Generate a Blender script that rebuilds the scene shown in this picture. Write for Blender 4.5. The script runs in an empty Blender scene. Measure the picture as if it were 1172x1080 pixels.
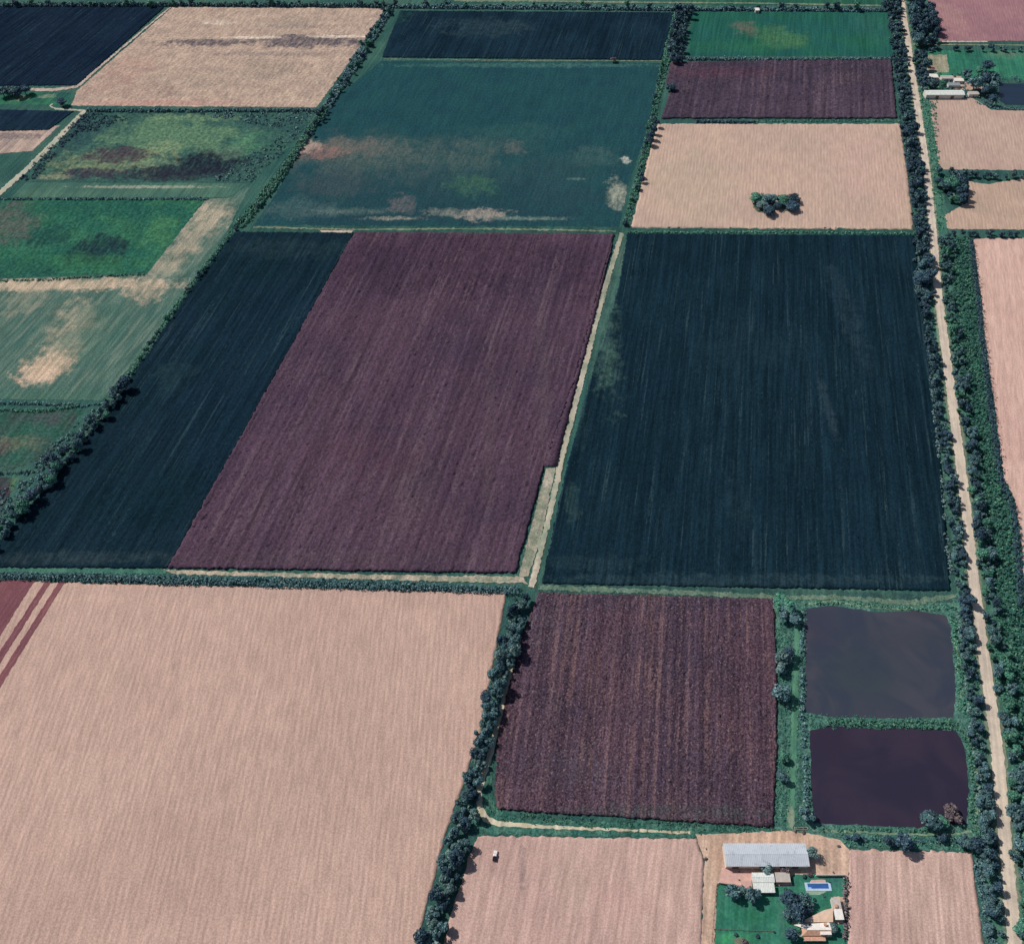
import bpy, math, random
import numpy as np
from mathutils import Vector
S = bpy.context.scene
C = S.collection
R = math.radians

# ------------------------------------------------------------------ camera
CAMH = 450.0
F = 1015.0                                   # focal length in photo pixels (1172 wide)
PITCH = math.atan(1268.0 / F)                # below the horizon
cd = bpy.data.cameras.new('camera'); cam = bpy.data.objects.new('camera', cd); C.objects.link(cam)
cam.location = (0, 0, CAMH); cam.rotation_euler = (math.pi/2 - PITCH, 0, 0)
cd.sensor_fit = 'HORIZONTAL'; cd.sensor_width = 36; cd.lens = 36 * F / 1172.0
cd.clip_start = 1; cd.clip_end = 60000
S.camera = cam

# ------------------------------------------------------------------ light
SUN_EL, SUN_AZ = R(48), R(-63)               # azimuth from +Y towards +X
w = bpy.data.worlds.new('World'); S.world = w; w.use_nodes = True
wn = w.node_tree; sky = wn.nodes.new('ShaderNodeTexSky'); sky.sky_type = 'NISHITA'
sky.sun_disc = False; sky.sun_elevation = SUN_EL; sky.sun_rotation = SUN_AZ
bg = wn.nodes['Background']; bg.inputs[1].default_value = 0.07
wn.links.new(sky.outputs[0], bg.inputs[0])
sl = bpy.data.lights.new('sun', 'SUN'); sun = bpy.data.objects.new('sun', sl); C.objects.link(sun)
sl.energy = 3.8; sl.angle = R(0.5); sl.color = (1.0, 0.955, 0.90)
sdir = Vector((math.sin(SUN_AZ)*math.cos(SUN_EL), math.cos(SUN_AZ)*math.cos(SUN_EL), math.sin(SUN_EL)))
sun.rotation_euler = (-sdir).to_track_quat('-Z', 'Y').to_euler(); sun.location = (0, 0, 900)
S.view_settings.view_transform = 'Standard'; S.view_settings.look = 'None'
S.view_settings.exposure = 0; S.view_settings.gamma = 1
S.render.engine = 'CYCLES'

# ------------------------------------------------------------------ helpers
rng = np.random.default_rng(11)
random.seed(5)
SP, CP = math.sin(PITCH), math.cos(PITCH)
def W(x, y, z=0.0):
    """ground point under a surveyed photo position"""
    u, v = x - 586.0, -(y - 540.0)
    d = np.array([u, F*CP + v*SP, -F*SP + v*CP])
    t = (CAMH - z) / -d[2]
    return np.array([d[0]*t, d[1]*t, z])
def WP(pts, z=0.0): return np.array([W(x, y, z) for x, y in pts])
def mpp(y):                                  # metres per photo pixel, across
    d = W(586, y); return math.hypot(d[1]*CP, 0)*0 + (d[1]*CP + CAMH*SP) / F
K = (1.12, 1.08, 1.10)
def lin(c): return tuple((v/255/12.92 if v <= 10 else ((v/255+0.055)/1.055)**2.4) for v in c)
def col(c):
    l = lin(c); return (min(l[0]/K[0], .85), min(l[1]/K[1], .85), min(l[2]/K[2], .85), 1)

def mesh_np(name, V, faces, smooth=False):
    """faces: (n,k) int array or list of such arrays"""
    if not isinstance(faces, list): faces = [faces]
    me = bpy.data.meshes.new(name)
    V = np.asarray(V, dtype=np.float32)
    me.vertices.add(len(V)); me.vertices.foreach_set('co', V.ravel())
    loops = np.concatenate([f.ravel() for f in faces]).astype(np.int32)
    tot = np.concatenate([np.full(len(f), f.shape[1]) for f in faces]).astype(np.int32)
    start = np.concatenate([[0], np.cumsum(tot)[:-1]]).astype(np.int32)
    me.loops.add(len(loops)); me.loops.foreach_set('vertex_index', loops)
    me.polygons.add(len(tot)); me.polygons.foreach_set('loop_start', start); me.polygons.foreach_set('loop_total', tot)
    if smooth: me.polygons.foreach_set('use_smooth', np.ones(len(tot), dtype=bool))
    me.update(calc_edges=True); me.validate()
    return me
def link(name, me, mat=None, parent=None, loc=None, **props):
    o = bpy.data.objects.new(name, me); C.objects.link(o)
    if mat is not None and me is not None:
        if len(me.materials) == 0: me.materials.append(mat)
    if parent: o.parent = parent
    if loc is not None: o.location = loc
    for k, v in props.items(): o[k] = v
    return o
def thing(name, label, cat, loc=(0, 0, 0), rz=0, group=None):
    o = bpy.data.objects.new(name, None); C.objects.link(o); o.location = loc; o.rotation_euler = (0, 0, rz)
    o.empty_display_size = 1
    o['label'] = label; o['category'] = cat
    if group: o['group'] = group
    return o
class MB:
    def __init__(s): s.v = []; s.f = []
    def box(s, x0, x1, y0, y1, z0, z1, taper=0):
        n = len(s.v); t = taper
        s.v += [(x0,y0,z0),(x1,y0,z0),(x1,y1,z0),(x0,y1,z0),(x0+t,y0+t,z1),(x1-t,y0+t,z1),(x1-t,y1-t,z1),(x0+t,y1-t,z1)]
        s.f += [tuple(n+i for i in q) for q in ((3,2,1,0),(4,5,6,7),(0,1,5,4),(1,2,6,5),(2,3,7,6),(3,0,4,7))]
    def prism(s, poly, z0, z1):
        n = len(s.v); k = len(poly)
        s.v += [(p[0], p[1], z0) for p in poly] + [(p[0], p[1], z1) for p in poly]
        s.f += [tuple(n+k+i for i in range(k)), tuple(n+k-1-i for i in range(k))]
        s.f += [(n+i, n+(i+1) % k, n+k+(i+1) % k, n+k+i) for i in range(k)]
    def xprism(s, prof, x0, x1):                 # profile in (y,z) extruded along x
        n = len(s.v); k = len(prof)
        s.v += [(x0, p[0], p[1]) for p in prof] + [(x1, p[0], p[1]) for p in prof]
        s.f += [tuple(n+k+i for i in range(k)), tuple(n+k-1-i for i in range(k))]
        s.f += [(n+i, n+(i+1) % k, n+k+(i+1) % k, n+k+i) for i in range(k)]
    def tube(s, pts, rad, k=8):
        n0 = len(s.v)
        for i, p in enumerate(pts):
            a = Vector(pts[max(i-1, 0)]); b = Vector(pts[min(i+1, len(pts)-1)]); d = (b-a).normalized()
            u = d.cross(Vector((0.13, 0.9, 0.21))).normalized(); vv = d.cross(u)
            for j in range(k):
                q = 2*math.pi*j/k; c = Vector(p) + (u*math.cos(q)+vv*math.sin(q))*rad[i]; s.v.append(tuple(c))
        for i in range(len(pts)-1):
            for j in range(k):
                a = n0+i*k+j; b = n0+i*k+(j+1) % k; s.f.append((a, b, b+k, a+k))
        s.f.append(tuple(n0+(len(pts)-1)*k+j for j in range(k))); s.f.append(tuple(n0+k-1-j for j in range(k)))
    def build(s, name, mat, parent=None, bevel=0, **props):
        me = bpy.data.meshes.new(name); me.from_pydata(s.v, [], s.f); me.update()
        o = link(name, me, mat, parent, **props)
        if bevel:
            m = o.modifiers.new('bevel', 'BEVEL'); m.width = bevel; m.segments = 2
        return o

# ------------------------------------------------------------------ materials
class NT:
    def __init__(s, name, rough=0.95, spec=0.15):
        s.m = bpy.data.materials.new(name); s.m.use_nodes = True; s.t = s.m.node_tree
        s.b = s.t.nodes['Principled BSDF']; s.b.inputs['Roughness'].default_value = rough
        s.b.inputs['Specular IOR Level'].default_value = spec
        g = s.t.nodes.new('ShaderNodeTexCoord'); s.P = g.outputs['Object']
    def n(s, typ, **kw):
        x = s.t.nodes.new(typ)
        for k, v in kw.items(): setattr(x, k, v)
        return x
    def put(s, sock, v):
        if hasattr(v, 'is_output') or isinstance(v, bpy.types.NodeSocket): s.t.links.new(v, sock)
        else: sock.default_value = v
    def rot(s, ang, sx, sy, vec=None):
        """rotate so that rows run along y', then scale"""
        m = s.n('ShaderNodeMapping'); s.put(m.inputs[0], vec or s.P); m.inputs['Rotation'].default_value = (0, 0, ang)
        m2 = s.n('ShaderNodeVectorMath', operation='MULTIPLY'); s.put(m2.inputs[0], m.outputs[0]); m2.inputs[1].default_value = (sx, sy, 1)
        return m2.outputs[0]
    def noise(s, vec, scale=1.0, detail=3, rough=0.55, dist=0):
        x = s.n('ShaderNodeTexNoise'); s.put(x.inputs['Vector'], vec); x.inputs['Scale'].default_value = scale
        x.inputs['Detail'].default_value = detail; x.inputs['Roughness'].default_value = rough; x.inputs['Distortion'].default_value = dist
        return x.outputs[0], x.outputs[1]
    def rng(s, v, a, b, c=0.0, d=1.0, smooth=True):
        x = s.n('ShaderNodeMapRange'); x.interpolation_type = 'SMOOTHSTEP' if smooth else 'LINEAR'
        s.put(x.inputs[0], v)
        for i, q in enumerate((a, b, c, d)): s.put(x.inputs[i+1], q)
        return x.outputs[0]
    def math(s, op, a, b=0.0):
        x = s.n('ShaderNodeMath', operation=op); s.put(x.inputs[0], a); s.put(x.inputs[1], b); return x.outputs[0]
    def mix(s, f, a, b, mode='MIX'):
        x = s.n('ShaderNodeMix', data_type='RGBA', blend_type=mode)
        s.put(x.inputs[0], f); s.put(x.inputs[6], a); s.put(x.inputs[7], b); return x.outputs[2]
    def gray(s, v):
        x = s.n('ShaderNodeCombineColor'); [s.put(x.inputs[i], v) for i in range(3)]; return x.outputs[0]
    def bump(s, h, strength=0.5, dist=0.3):
        x = s.n('ShaderNodeBump'); x.inputs['Strength'].default_value = strength; x.inputs['Distance'].default_value = dist
        s.put(x.inputs['Height'], h); s.put(s.b.inputs['Normal'], x.outputs[0])
    def out(s, c): s.put(s.b.inputs['Base Color'], c); return s.m

def ang_of(p0, p1):
    a, b = W(*p0), W(*p1); d = b - a
    return math.atan2(d[0], d[1])            # tilt of the rows from +Y towards +X
RA = ang_of((608, 665), (708, 268))
def ground_mat(name, base, alt, alt2=None, ang=RA, mott=45, mottw=(.38, .66), row=2.2, rows=.18, coarse=11, coarses=.3,
               speck=1.1, specks=.25, blobs=(), bump=.4, bands=None, fleck=None, stretch=26, lines=None):
    n = NT(name, spec=0.0)
    f, _ = n.noise(n.P, 1/mott, 5, .6)
    c = n.mix(n.rng(f, *mottw), col(base), col(alt))
    rf, _ = n.noise(n.rot(ang, 1/coarse, 1/(coarse*stretch)), 1, 4, .6)
    if alt2: c = n.mix(n.math('MULTIPLY', n.rng(rf, .45, .72), coarses*2), c, col(alt2))
    else: c = n.mix(1.0, c, n.gray(n.rng(rf, .25, .75, 1-coarses*.6, 1+coarses*.6)), 'MULTIPLY')
    for i, bl in enumerate(blobs):
        (x, y, rx, ry, cc, st) = bl[:6]; soft = bl[6] if len(bl) > 6 else .55
        wc = W(x, y); wx = abs(W(x+rx, y)[0]-wc[0]); wy = abs(W(x, y-ry)[1]-W(x, y+ry)[1])/2
        _, nc = n.noise(n.P, 1/(0.6*min(wx, wy)+3), 6, .72)
        v1 = n.n('ShaderNodeVectorMath', operation='SUBTRACT'); n.put(v1.inputs[0], n.P); v1.inputs[1].default_value = tuple(wc)
        # slide along the row direction so patches follow the working direction
        v2 = n.n('ShaderNodeVectorMath', operation='MULTIPLY'); n.put(v2.inputs[0], v1.outputs[0]); v2.inputs[1].default_value = (1/wx, 1/wy, 0)
        v3 = n.n('ShaderNodeVectorMath', operation='SUBTRACT'); n.put(v3.inputs[0], nc); v3.inputs[1].default_value = (.5, .5, .5)
        v4 = n.n('ShaderNodeVectorMath', operation='MULTIPLY_ADD'); n.put(v4.inputs[0], v3.outputs[0]); v4.inputs[1].default_value = (2.9, 2.9, 0); n.put(v4.inputs[2], v2.outputs[0])
        v5 = n.n('ShaderNodeVectorMath', operation='LENGTH'); n.put(v5.inputs[0], v4.outputs[0])
        m = n.rng(v5.outputs['Value'], 1.1, 1.1-soft)
        g, _ = n.noise(n.rot(ang, 1/3., 1/14.), 1, 4, .65)
        m = n.math('MULTIPLY', m, n.rng(g, .30, .60, st*.45, st))
        g2, _ = n.noise(n.P, 1/7., 5, .7); m = n.math('MULTIPLY', m, n.rng(g2, .36, .56, .75 if st >= .9 else .35, 1))
        c = n.mix(m, c, col(cc))
    ff, _ = n.noise(n.rot(ang, 1/row, 1/(row*stretch)), 1, 3, .5)
    c = n.mix(1.0, c, n.gray(n.rng(ff, .3, .7, 1-rows, 1+rows)), 'MULTIPLY')
    if lines:                                 # long narrow streaks running with the rows
        lc, lw, lo, ls = lines
        lf, _ = n.noise(n.rot(ang, 1/lw, 1/(lw*60)), 1, 3, .6); lg, _ = n.noise(n.P, 1/40., 3, .6)
        c = n.mix(n.math('MULTIPLY', n.rng(lf, lo, lo+.13, 0, ls), n.rng(lg, .38, .6, .25, 1)), c, col(lc))
    if bands:                                 # regular drill / harvester swaths
        for (wd, stn) in bands:
            wv = n.n('ShaderNodeTexWave', wave_type='BANDS', bands_direction='X', wave_profile='SIN'); n.put(wv.inputs[0], n.rot(ang, 1/wd, 1/wd))
            wv.inputs['Scale'].default_value = .3142*1.0; wv.inputs['Distortion'].default_value = 1.2; wv.inputs['Detail'].default_value = 2
            wv.inputs['Detail Scale'].default_value = .25
            c = n.mix(1.0, c, n.gray(n.rng(wv.outputs[1], 0, 1, 1-stn, 1+stn)), 'MULTIPLY')
    s1, _ = n.noise(n.P, 1/speck, 3, .75)
    c = n.mix(1.0, c, n.gray(n.rng(s1, .32, .68, 1-specks, 1+specks)), 'MULTIPLY')
    if fleck:                                 # light or coloured flecks (dry heads, weeds)
        fc, fs, lo = fleck
        s3, _ = n.noise(n.P, 1/fs, 2, .6)
        c = n.mix(n.rng(s3, lo, lo+.1, 0, .8), c, col(fc))
    s2, _ = n.noise(n.P, 1/(speck*1.2), 4, .7)
    n.bump(n.math('ADD', s2, n.math('MULTIPLY', ff, .6)), bump, .5)
    return n.out(c)

# ------------------------------------------------------------------ sheets
NS = [0]
def lift():
    NS[0] += 1; return NS[0]*.0007
def densify(P, step, amp):
    step, amp = step*.5, amp*.8
    out = []; k = len(P)
    for i in range(k):
        a, b = P[i], P[(i+1) % k]; L = np.linalg.norm(b-a); m = max(1, int(L/step))
        for j in range(m):
            p = a + (b-a)*j/m; q = p.copy()
            if amp: q[:2] += rng.normal(0, amp, 2)
            out.append(q)
    return np.array(out)
def sheet(name, px, mat, layer=1, step=4, amp=.5, z=None):
    P = WP(px); P = densify(P, step, amp); P[:, 2] = z if z is not None else layer*.06 + lift()
    me = bpy.data.meshes.new(name); f = list(range(len(P)))
    area = sum(P[i][0]*P[(i+1) % len(P)][1]-P[(i+1) % len(P)][0]*P[i][1] for i in range(len(P)))
    if area < 0: f = f[::-1]
    me.from_pydata([tuple(p) for p in P], [], [f]); me.update()
    return link(name, me, mat, kind='structure')
def resample(P, step):
    P = np.asarray(P, float); seg = np.linalg.norm(np.diff(P, axis=0), axis=1); s = np.concatenate([[0], np.cumsum(seg)])
    t = np.linspace(0, s[-1], max(2, int(s[-1]/step)+1))
    return np.stack([np.interp(t, s, P[:, i]) for i in range(P.shape[1])], 1), s[-1]
def strip(name, px, width, mat, layer=2, amp=.35, kind=True, wpx=None):
    """path strip; width in metres (number or list per point)"""
    P = WP(px); wd = np.full(len(P), width) if np.isscalar(width) else np.array(width)
    Q, L = resample(np.column_stack([P, wd]), 1.6)
    T = np.gradient(Q[:, :2], axis=0); T /= np.linalg.norm(T, axis=1)[:, None]; N = np.stack([T[:, 1], -T[:, 0]], 1)
    a = Q[:, :2] - N*(Q[:, 3:4]/2 + rng.normal(0, amp, (len(Q), 1))); b = Q[:, :2] + N*(Q[:, 3:4]/2 + rng.normal(0, amp, (len(Q), 1)))
    z = layer*.06 + lift()
    V = [(p[0], p[1], z) for p in a] + [(p[0], p[1], z) for p in b]; k = len(a)
    me = bpy.data.meshes.new(name); me.from_pydata(V, [], [(i, i+k, i+k+1, i+1) for i in range(k-1)]); me.update()
    o = link(name, me, mat, kind='structure'); return o
def crop(name, left, right, h, mat, res=1.3, rough=.22, edge=.4, rowamp=.15):
    """standing crop: real canopy between two edge lines, far end first"""
    L, Rr = WP(left), WP(right)
    def along(P, t):
        y = P[0, 1] + (P[-1, 1]-P[0, 1])*t
        return np.interp(-y, -P[:, 1], P[:, 0]), y
    ny = int(abs(L[0, 1]-L[-1, 1])/(res*1.3))+2; nx = int(abs(L[0, 0]-Rr[0, 0])/res)+2
    t = np.linspace(0, 1, ny); lx, ly = along(L, t); rx, ry = along(Rr, t)
    s = np.linspace(0, 1, nx)
    X = lx[:, None]*(1-s) + rx[:, None]*s; Y = ly[:, None]*(1-s) + ry[:, None]*s
    X += np.clip(rng.normal(0, res*.2, X.shape), -res*.4, res*.4); Y += np.clip(rng.normal(0, res*.25, Y.shape), -res*.45, res*.45)
    X[:, 0] += rng.normal(0, edge*.6, ny); X[:, -1] += rng.normal(0, edge*.6, ny); Y[0] += rng.normal(0, edge*.6, nx); Y[-1] += rng.normal(0, edge*.6, nx)
    Z = h*(1 + rng.normal(0, rough, X.shape)) + h*rowamp*np.sin(s*nx*math.pi/1.5)[None, :]
    Z = np.maximum(Z, h*.35)
    # skirt
    def pad(A): return np.pad(A, 1, mode='edge')
    X, Y, Z = pad(X), pad(Y), pad(Z); Z[0] = Z[-1] = 0; Z[:, 0] = Z[:, -1] = 0
    ny, nx = X.shape; V = np.stack([X.ravel(), Y.ravel(), Z.ravel()], 1)
    I = np.arange(ny*nx).reshape(ny, nx)
    Fc = np.stack([I[1:, :-1].ravel(), I[1:, 1:].ravel(), I[:-1, 1:].ravel(), I[:-1, :-1].ravel()], 1)
    me = mesh_np(name, V, Fc)
    return link(name, me, mat, kind='structure')

# ------------------------------------------------------------------ ground and fields
TAN = (199, 165, 152)
def tan_mat(name, c=TAN, alt=None, **kw):
    d = dict(lines=((168, 136, 126), .9, .6, .45), row=1.5, rows=.10, coarse=6, coarses=.06, speck=.9, specks=.17, bump=.25, bands=((2.8, .045),), mott=70, stretch=9)
    d.update(kw); return ground_mat(name, c, alt or tuple(v-14 for v in c), **d)
NAVY = (22, 42, 52)
M = {}
M['ground'] = ground_mat('rough_grass', (52, 88, 84), (68, 104, 94), (88, 110, 92), coarses=.2, mott=60, blobs=(), specks=.35)
gs = 14000
me = bpy.data.meshes.new('ground'); me.from_pydata([(-gs, -gs, 0), (gs, -gs, 0), (gs, gs, 0), (-gs, gs, 0)], [], [(0, 1, 2, 3)])
link('ground', me, M['ground'], kind='structure')
# wider countryside beyond the picture edge
M['verge'] = ground_mat('verge_grass', (66, 108, 96), (86, 128, 108), mott=14, specks=.3, rows=.1, coarses=.15)
M['verge_pale'] = ground_mat('pale_verge', (128, 135, 115), (100, 122, 105), mott=12, specks=.2)
M['dirt'] = ground_mat('pale_dirt', (205, 187, 170), (188, 170, 152), mott=20, rows=.07, specks=.10, coarses=.12, coarse=2.2)
M['dirt_pink'] = ground_mat('yard_dirt', (206, 172, 152), (186, 150, 136), mott=12, rows=.05, specks=.14, coarses=.08)

# --- navy / dark crops
A8 = ang_of((190, 652), (405, 265)); ALH = ang_of((0, 612), (265, 262))
navy = dict(lines=((52, 72, 80), 1.6, .56, .75), mott=60, rows=.22, coarse=6, coarses=.35, row=1.6, specks=.28, bump=.7)
crop('crop_field', [(268, 266), (205, 352), (137, 452), (100, 500), (62, 548), (-2, 622), (-30, 650)], [(406, 267), (193, 650)], .6,
     ground_mat('dark_crop_west', NAVY, (26, 44, 56), ang=A8, blobs=((330, 285, 90, 14, (42, 62, 68), .6), (200, 430, 26, 22, (44, 66, 72), .5), (90, 638, 150, 9, (52, 66, 72), .8), (300, 420, 120, 120, (27, 45, 66), .3)), **navy))
crop('crop_field', [(718, 268), (708, 330), (680, 420), (646, 545), (620, 668)], [(1046, 270), (1062, 400), (1076, 520), (1087, 676)], .65,
     ground_mat('dark_crop_centre', (22, 42, 53), (25, 46, 57), ang=ang_of((830, 668), (850, 270)),
                blobs=((688, 360, 20, 95, (76, 104, 96), 1, 1.0), (662, 460, 10, 60, (52, 76, 80), .8, 1.0), (655, 575, 9, 28, (60, 82, 80), .5), (970, 360, 14, 70, (50, 68, 78), .45), (948, 470, 6, 45, (58, 72, 80), .5),
                       (850, 395, 60, 40, (36, 56, 66), .4), (845, 580, 16, 50, (38, 58, 68), .5), (850, 664, 260, 9, (46, 66, 74), .85), (680, 645, 60, 12, (44, 64, 72), .6)), **navy))
crop('crop_field', [(458, 13), (437, 66)], [(772, 15), (757, 69)], .6,
     ground_mat('dark_crop_north', (24, 42, 55), (28, 48, 62), blobs=((560, 32, 60, 12, (58, 78, 84), .5), (450, 20, 20, 12, (46, 80, 72), .6)), **dict(navy, coarse=10)))
crop('crop_field', [(-180, 6), (-300, 100)], [(188, 9), (88, 98)], .6,
     ground_mat('dark_crop_northwest', (24, 37, 55), (28, 42, 58), ang=ang_of((85, 98), (192, 7)), **dict(navy, coarse=10)))
crop('crop_field', [(-120, 123), (-160, 154)], [(84, 128), (56, 149)], .5,
     ground_mat('dark_crop_small', (29, 44, 62), (32, 52, 64), ang=ang_of((0, 222), (95, 127)), **navy))
# --- maroon sorghum
mar = dict(lines=((112, 92, 102), 3.2, .5, .5), bands=((6.5, .06), (19, .04)), mott=70, rows=.13, coarse=9, coarses=.26, row=1.5, speck=1.5, specks=.30, bump=.8)
crop('sorghum_field', [(406, 267), (193, 650)], [(703, 269), (680, 350), (656, 440), (622, 537), (590, 656)], 1.3,
     MAR0 := ground_mat('maroon_sorghum', (87, 66, 81), (75, 59, 75), ang=A8, blobs=((520, 300, 240, 45, (60, 46, 62), .7), (620, 420, 10, 120, (98, 84, 90), .4), (560, 480, 8, 140, (98, 84, 88), .35),
                (470, 560, 30, 60, (88, 74, 78), .4), (400, 640, 230, 9, (84, 70, 78), .5), (420, 520, 70, 50, (86, 60, 74), .5)), fleck=((112, 92, 96), 1.6, .66), **mar), rough=.2)
crop('sorghum_field', [(700, 280), (679, 350), (655, 440), (621.5, 534)], [(701, 280), (684, 350), (660, 440), (637, 534)], 1.3, MAR0, rough=.2, edge=.3)
crop('sorghum_field', [(616, 679), (594, 740), (570, 838), (566, 905), (570, 926)], [(884, 686), (888, 760), (888, 860), (884, 946)], 1.2,
     ground_mat('speckled_sorghum', (86, 66, 78), (72, 59, 73), ang=ang_of((740, 940), (752, 680)),
                blobs=((660, 880, 60, 30, (66, 70, 84), .35), (730, 690, 150, 10, (66, 58, 72), .8), (770, 930, 150, 12, (68, 80, 80), .5), (840, 800, 60, 90, (92, 66, 74), .35), (630, 720, 40, 40, (76, 70, 82), .4)),
                fleck=((140, 118, 122), 1.3, .60), **dict(mar, specks=.6, speck=1.0, lines=((124, 96, 96), 3.2, .48, .6), bands=((5.2, .08), (15, .10), (1.7, .06)))), res=.95, rough=.22)
crop('sorghum_field', [(768, 72), (762, 96), (768, 104), (757, 136)], [(1020, 69), (1026, 136)], 1.2,
     ground_mat('dark_sorghum_north', (76, 63, 77), (66, 57, 71), ang=ang_of((860, 137), (868, 68)), blobs=((825, 84, 70, 8, (96, 62, 76), .6), (980, 90, 30, 14, (80, 68, 76), .5)), fleck=((104, 92, 98), 2.0, .64), **dict(mar, speck=2.2)), res=1.8)
# --- teal crops / pasture
sheet('field', [(437, 70), (757, 72), (742, 150), (722, 200), (708, 262), (290, 258), (316, 222), (345, 162), (380, 115)],
      ground_mat('teal_crop', (40, 78, 82), (38, 72, 80), mott=28, rows=.10, coarse=10, coarses=.10, speck=1.8, specks=.26, stretch=12, ang=RA, blobs=(
          (500, 225, 240, 42, (42, 66, 76), .8), (440, 178, 130, 28, (96, 104, 98), .85, 1.0), (480, 200, 190, 30, (60, 82, 86), .6, 1.0), (395, 168, 60, 14, (112, 106, 100), .9, .9), (365, 175, 36, 9, (150, 112, 106), .8), (540, 178, 34, 20, (78, 96, 92), .7),
          (352, 168, 16, 10, (176, 152, 140), .9), (380, 210, 50, 22, (74, 84, 88), .6), (460, 235, 20, 12, (112, 106, 108), .7), (540, 212, 34, 14, (66, 104, 84), .7),
          (552, 246, 34, 8, (160, 148, 138), .9), (507, 243, 24, 6, (136, 136, 126), .7), (706, 222, 14, 22, (165, 165, 148), .9, .8), (680, 178, 34, 14, (74, 100, 98), .6), (640, 190, 80, 24, (54, 78, 82), .6, 1.0), (560, 165, 70, 14, (78, 94, 92), .6, 1.0),
          (340, 240, 50, 14, (84, 104, 104), .6), (640, 215, 50, 30, (48, 76, 84), .6), (600, 250, 60, 3, (120, 136, 126), .9, .9), (450, 250, 40, 3, (150, 146, 132), .9, .9), (660, 205, 12, 2, (130, 144, 134), .7, .9), (400, 242, 60, 5, (104, 118, 112), .8, .9), (590, 170, 14, 8, (96, 100, 98), .7), (716, 183, 6, 5, (190, 190, 178), .9), (610, 75, 180, 3, (78, 116, 108), .7),
          (590, 150, 80, 10, (56, 92, 90), .5))), 1)
sheet('field', [(793, 14), (1021, 14), (1025, 64), (787, 64)],
      ground_mat('green_pasture', (40, 90, 84), (42, 96, 78), mott=60, specks=.2, coarses=.15, speck=2, blobs=((853, 32, 16, 9, (118, 104, 96), .7), (892, 42, 34, 14, (84, 122, 82), .7), (840, 54, 60, 8, (52, 106, 78), .6), (1000, 30, 30, 30, (58, 104, 92), .4))), 1)
sheet('field', [(780, -40), (1026, -40), (1026, 6), (785, 6)], ground_mat('green_pasture_far', (44, 92, 78), (60, 100, 80), mott=60), 1)
# --- marsh, pasture, green fields on the left
sheet('field', [(97, 129), (362, 128), (343, 157), (284, 209), (34, 208)],
      ground_mat('marsh', (56, 88, 84), (66, 100, 90), mott=30, specks=.35, speck=3.2, rows=.08, coarse=12, coarses=.2, bump=1, stretch=4, blobs=(
          (200, 158, 100, 24, (104, 134, 104), .9), (130, 185, 75, 16, (138, 146, 110), .75), (220, 135, 60, 5, (120, 146, 110), .8), (300, 165, 40, 14, (86, 134, 102), .7),
          (138, 176, 38, 11, (72, 62, 74), 1, .4), (245, 184, 46, 15, (34, 36, 52), 1, .5), (205, 196, 60, 8, (40, 42, 56), 1, .5), (262, 176, 20, 8, (96, 120, 104), .8), (175, 186, 20, 5, (118, 138, 112), .8), (110, 198, 45, 8, (62, 56, 70), 1, .5), (190, 202, 60, 6, (48, 48, 60), .9),
          (85, 150, 45, 26, (48, 74, 80), .8), (190, 168, 20, 10, (140, 152, 118), .6), (330, 150, 40, 28, (52, 82, 82), .8), (62, 202, 20, 5, (150, 148, 120), .7))), 1)
sheet('field', [(30, 209), (284, 210), (262, 226), (12, 226)],
      ground_mat('grass_strip', (70, 104, 94), (84, 116, 100), mott=30, coarse=5, coarses=.2, blobs=((170, 214, 90, 2, (165, 165, 148), .9),)), 1)
sheet('field', [(-60, 229), (234, 229), (170, 312), (-80, 321)],
      ground_mat('bright_pasture', (46, 96, 82), (58, 108, 84), mott=26, specks=.35, speck=2.6, coarses=.2, stretch=5, bump=.9, blobs=(
          (10, 255, 44, 24, (98, 94, 92), .85), (112, 285, 40, 18, (36, 52, 62), .95, .5), (60, 270, 30, 16, (40, 72, 70), .8), (180, 268, 22, 24, (84, 134, 88), .55), (90, 300, 80, 12, (60, 112, 78), .6),
          (110, 240, 120, 12, (38, 84, 76), .7), (20, 308, 60, 12, (40, 78, 72), .6))), 1)
sheet('field', [(286, 212), (262, 262), (203, 350), (118, 458), (-40, 456), (-80, 322), (168, 314), (236, 228), (262, 226)],
      ground_mat('mixed_pasture', (86, 112, 102), (72, 104, 96), ang=ang_of((100, 440), (265, 235)), mott=22, coarse=5, coarses=.24, rows=.18, row=2.5, specks=.3, stretch=12, alt2=(128, 134, 120), blobs=(
          (90, 325, 150, 9, (204, 178, 154), 1, .8), (20, 328, 60, 8, (200, 176, 152), .95, .8), (60, 415, 34, 24, (210, 180, 154), 1, .7), (44, 428, 30, 12, (214, 182, 158), 1), (80, 375, 32, 40, (176, 162, 140), .8, .8), (30, 345, 30, 20, (150, 146, 128), .6),
          (240, 248, 30, 26, (190, 172, 150), .95, .9), (215, 275, 26, 26, (180, 164, 144), .95, .9), (190, 305, 28, 22, (176, 162, 142), .9, .9), (165, 335, 30, 14, (190, 168, 146), .7), (110, 380, 40, 40, (74, 108, 96), .6), (60, 452, 90, 9, (78, 110, 96), .8))), 1)
sheet('field', [(-60, 468), (96, 468), (60, 520), (12, 538), (-60, 540)],
      ground_mat('low_pasture', (54, 92, 80), (66, 84, 80), mott=16, specks=.35, speck=2, blobs=((20, 507, 34, 10, (108, 110, 92), .8), (60, 480, 30, 8, (74, 78, 80), .7), (4, 512, 10, 10, (98, 78, 82), .7))), 1)
sheet('field', [(-60, 546), (22, 546), (0, 590), (-60, 600)], ground_mat('scrub_ground', (72, 62, 72), (60, 80, 76), mott=14, blobs=((20, 552, 10, 14, (96, 136, 98), .9),)), 1)
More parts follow.
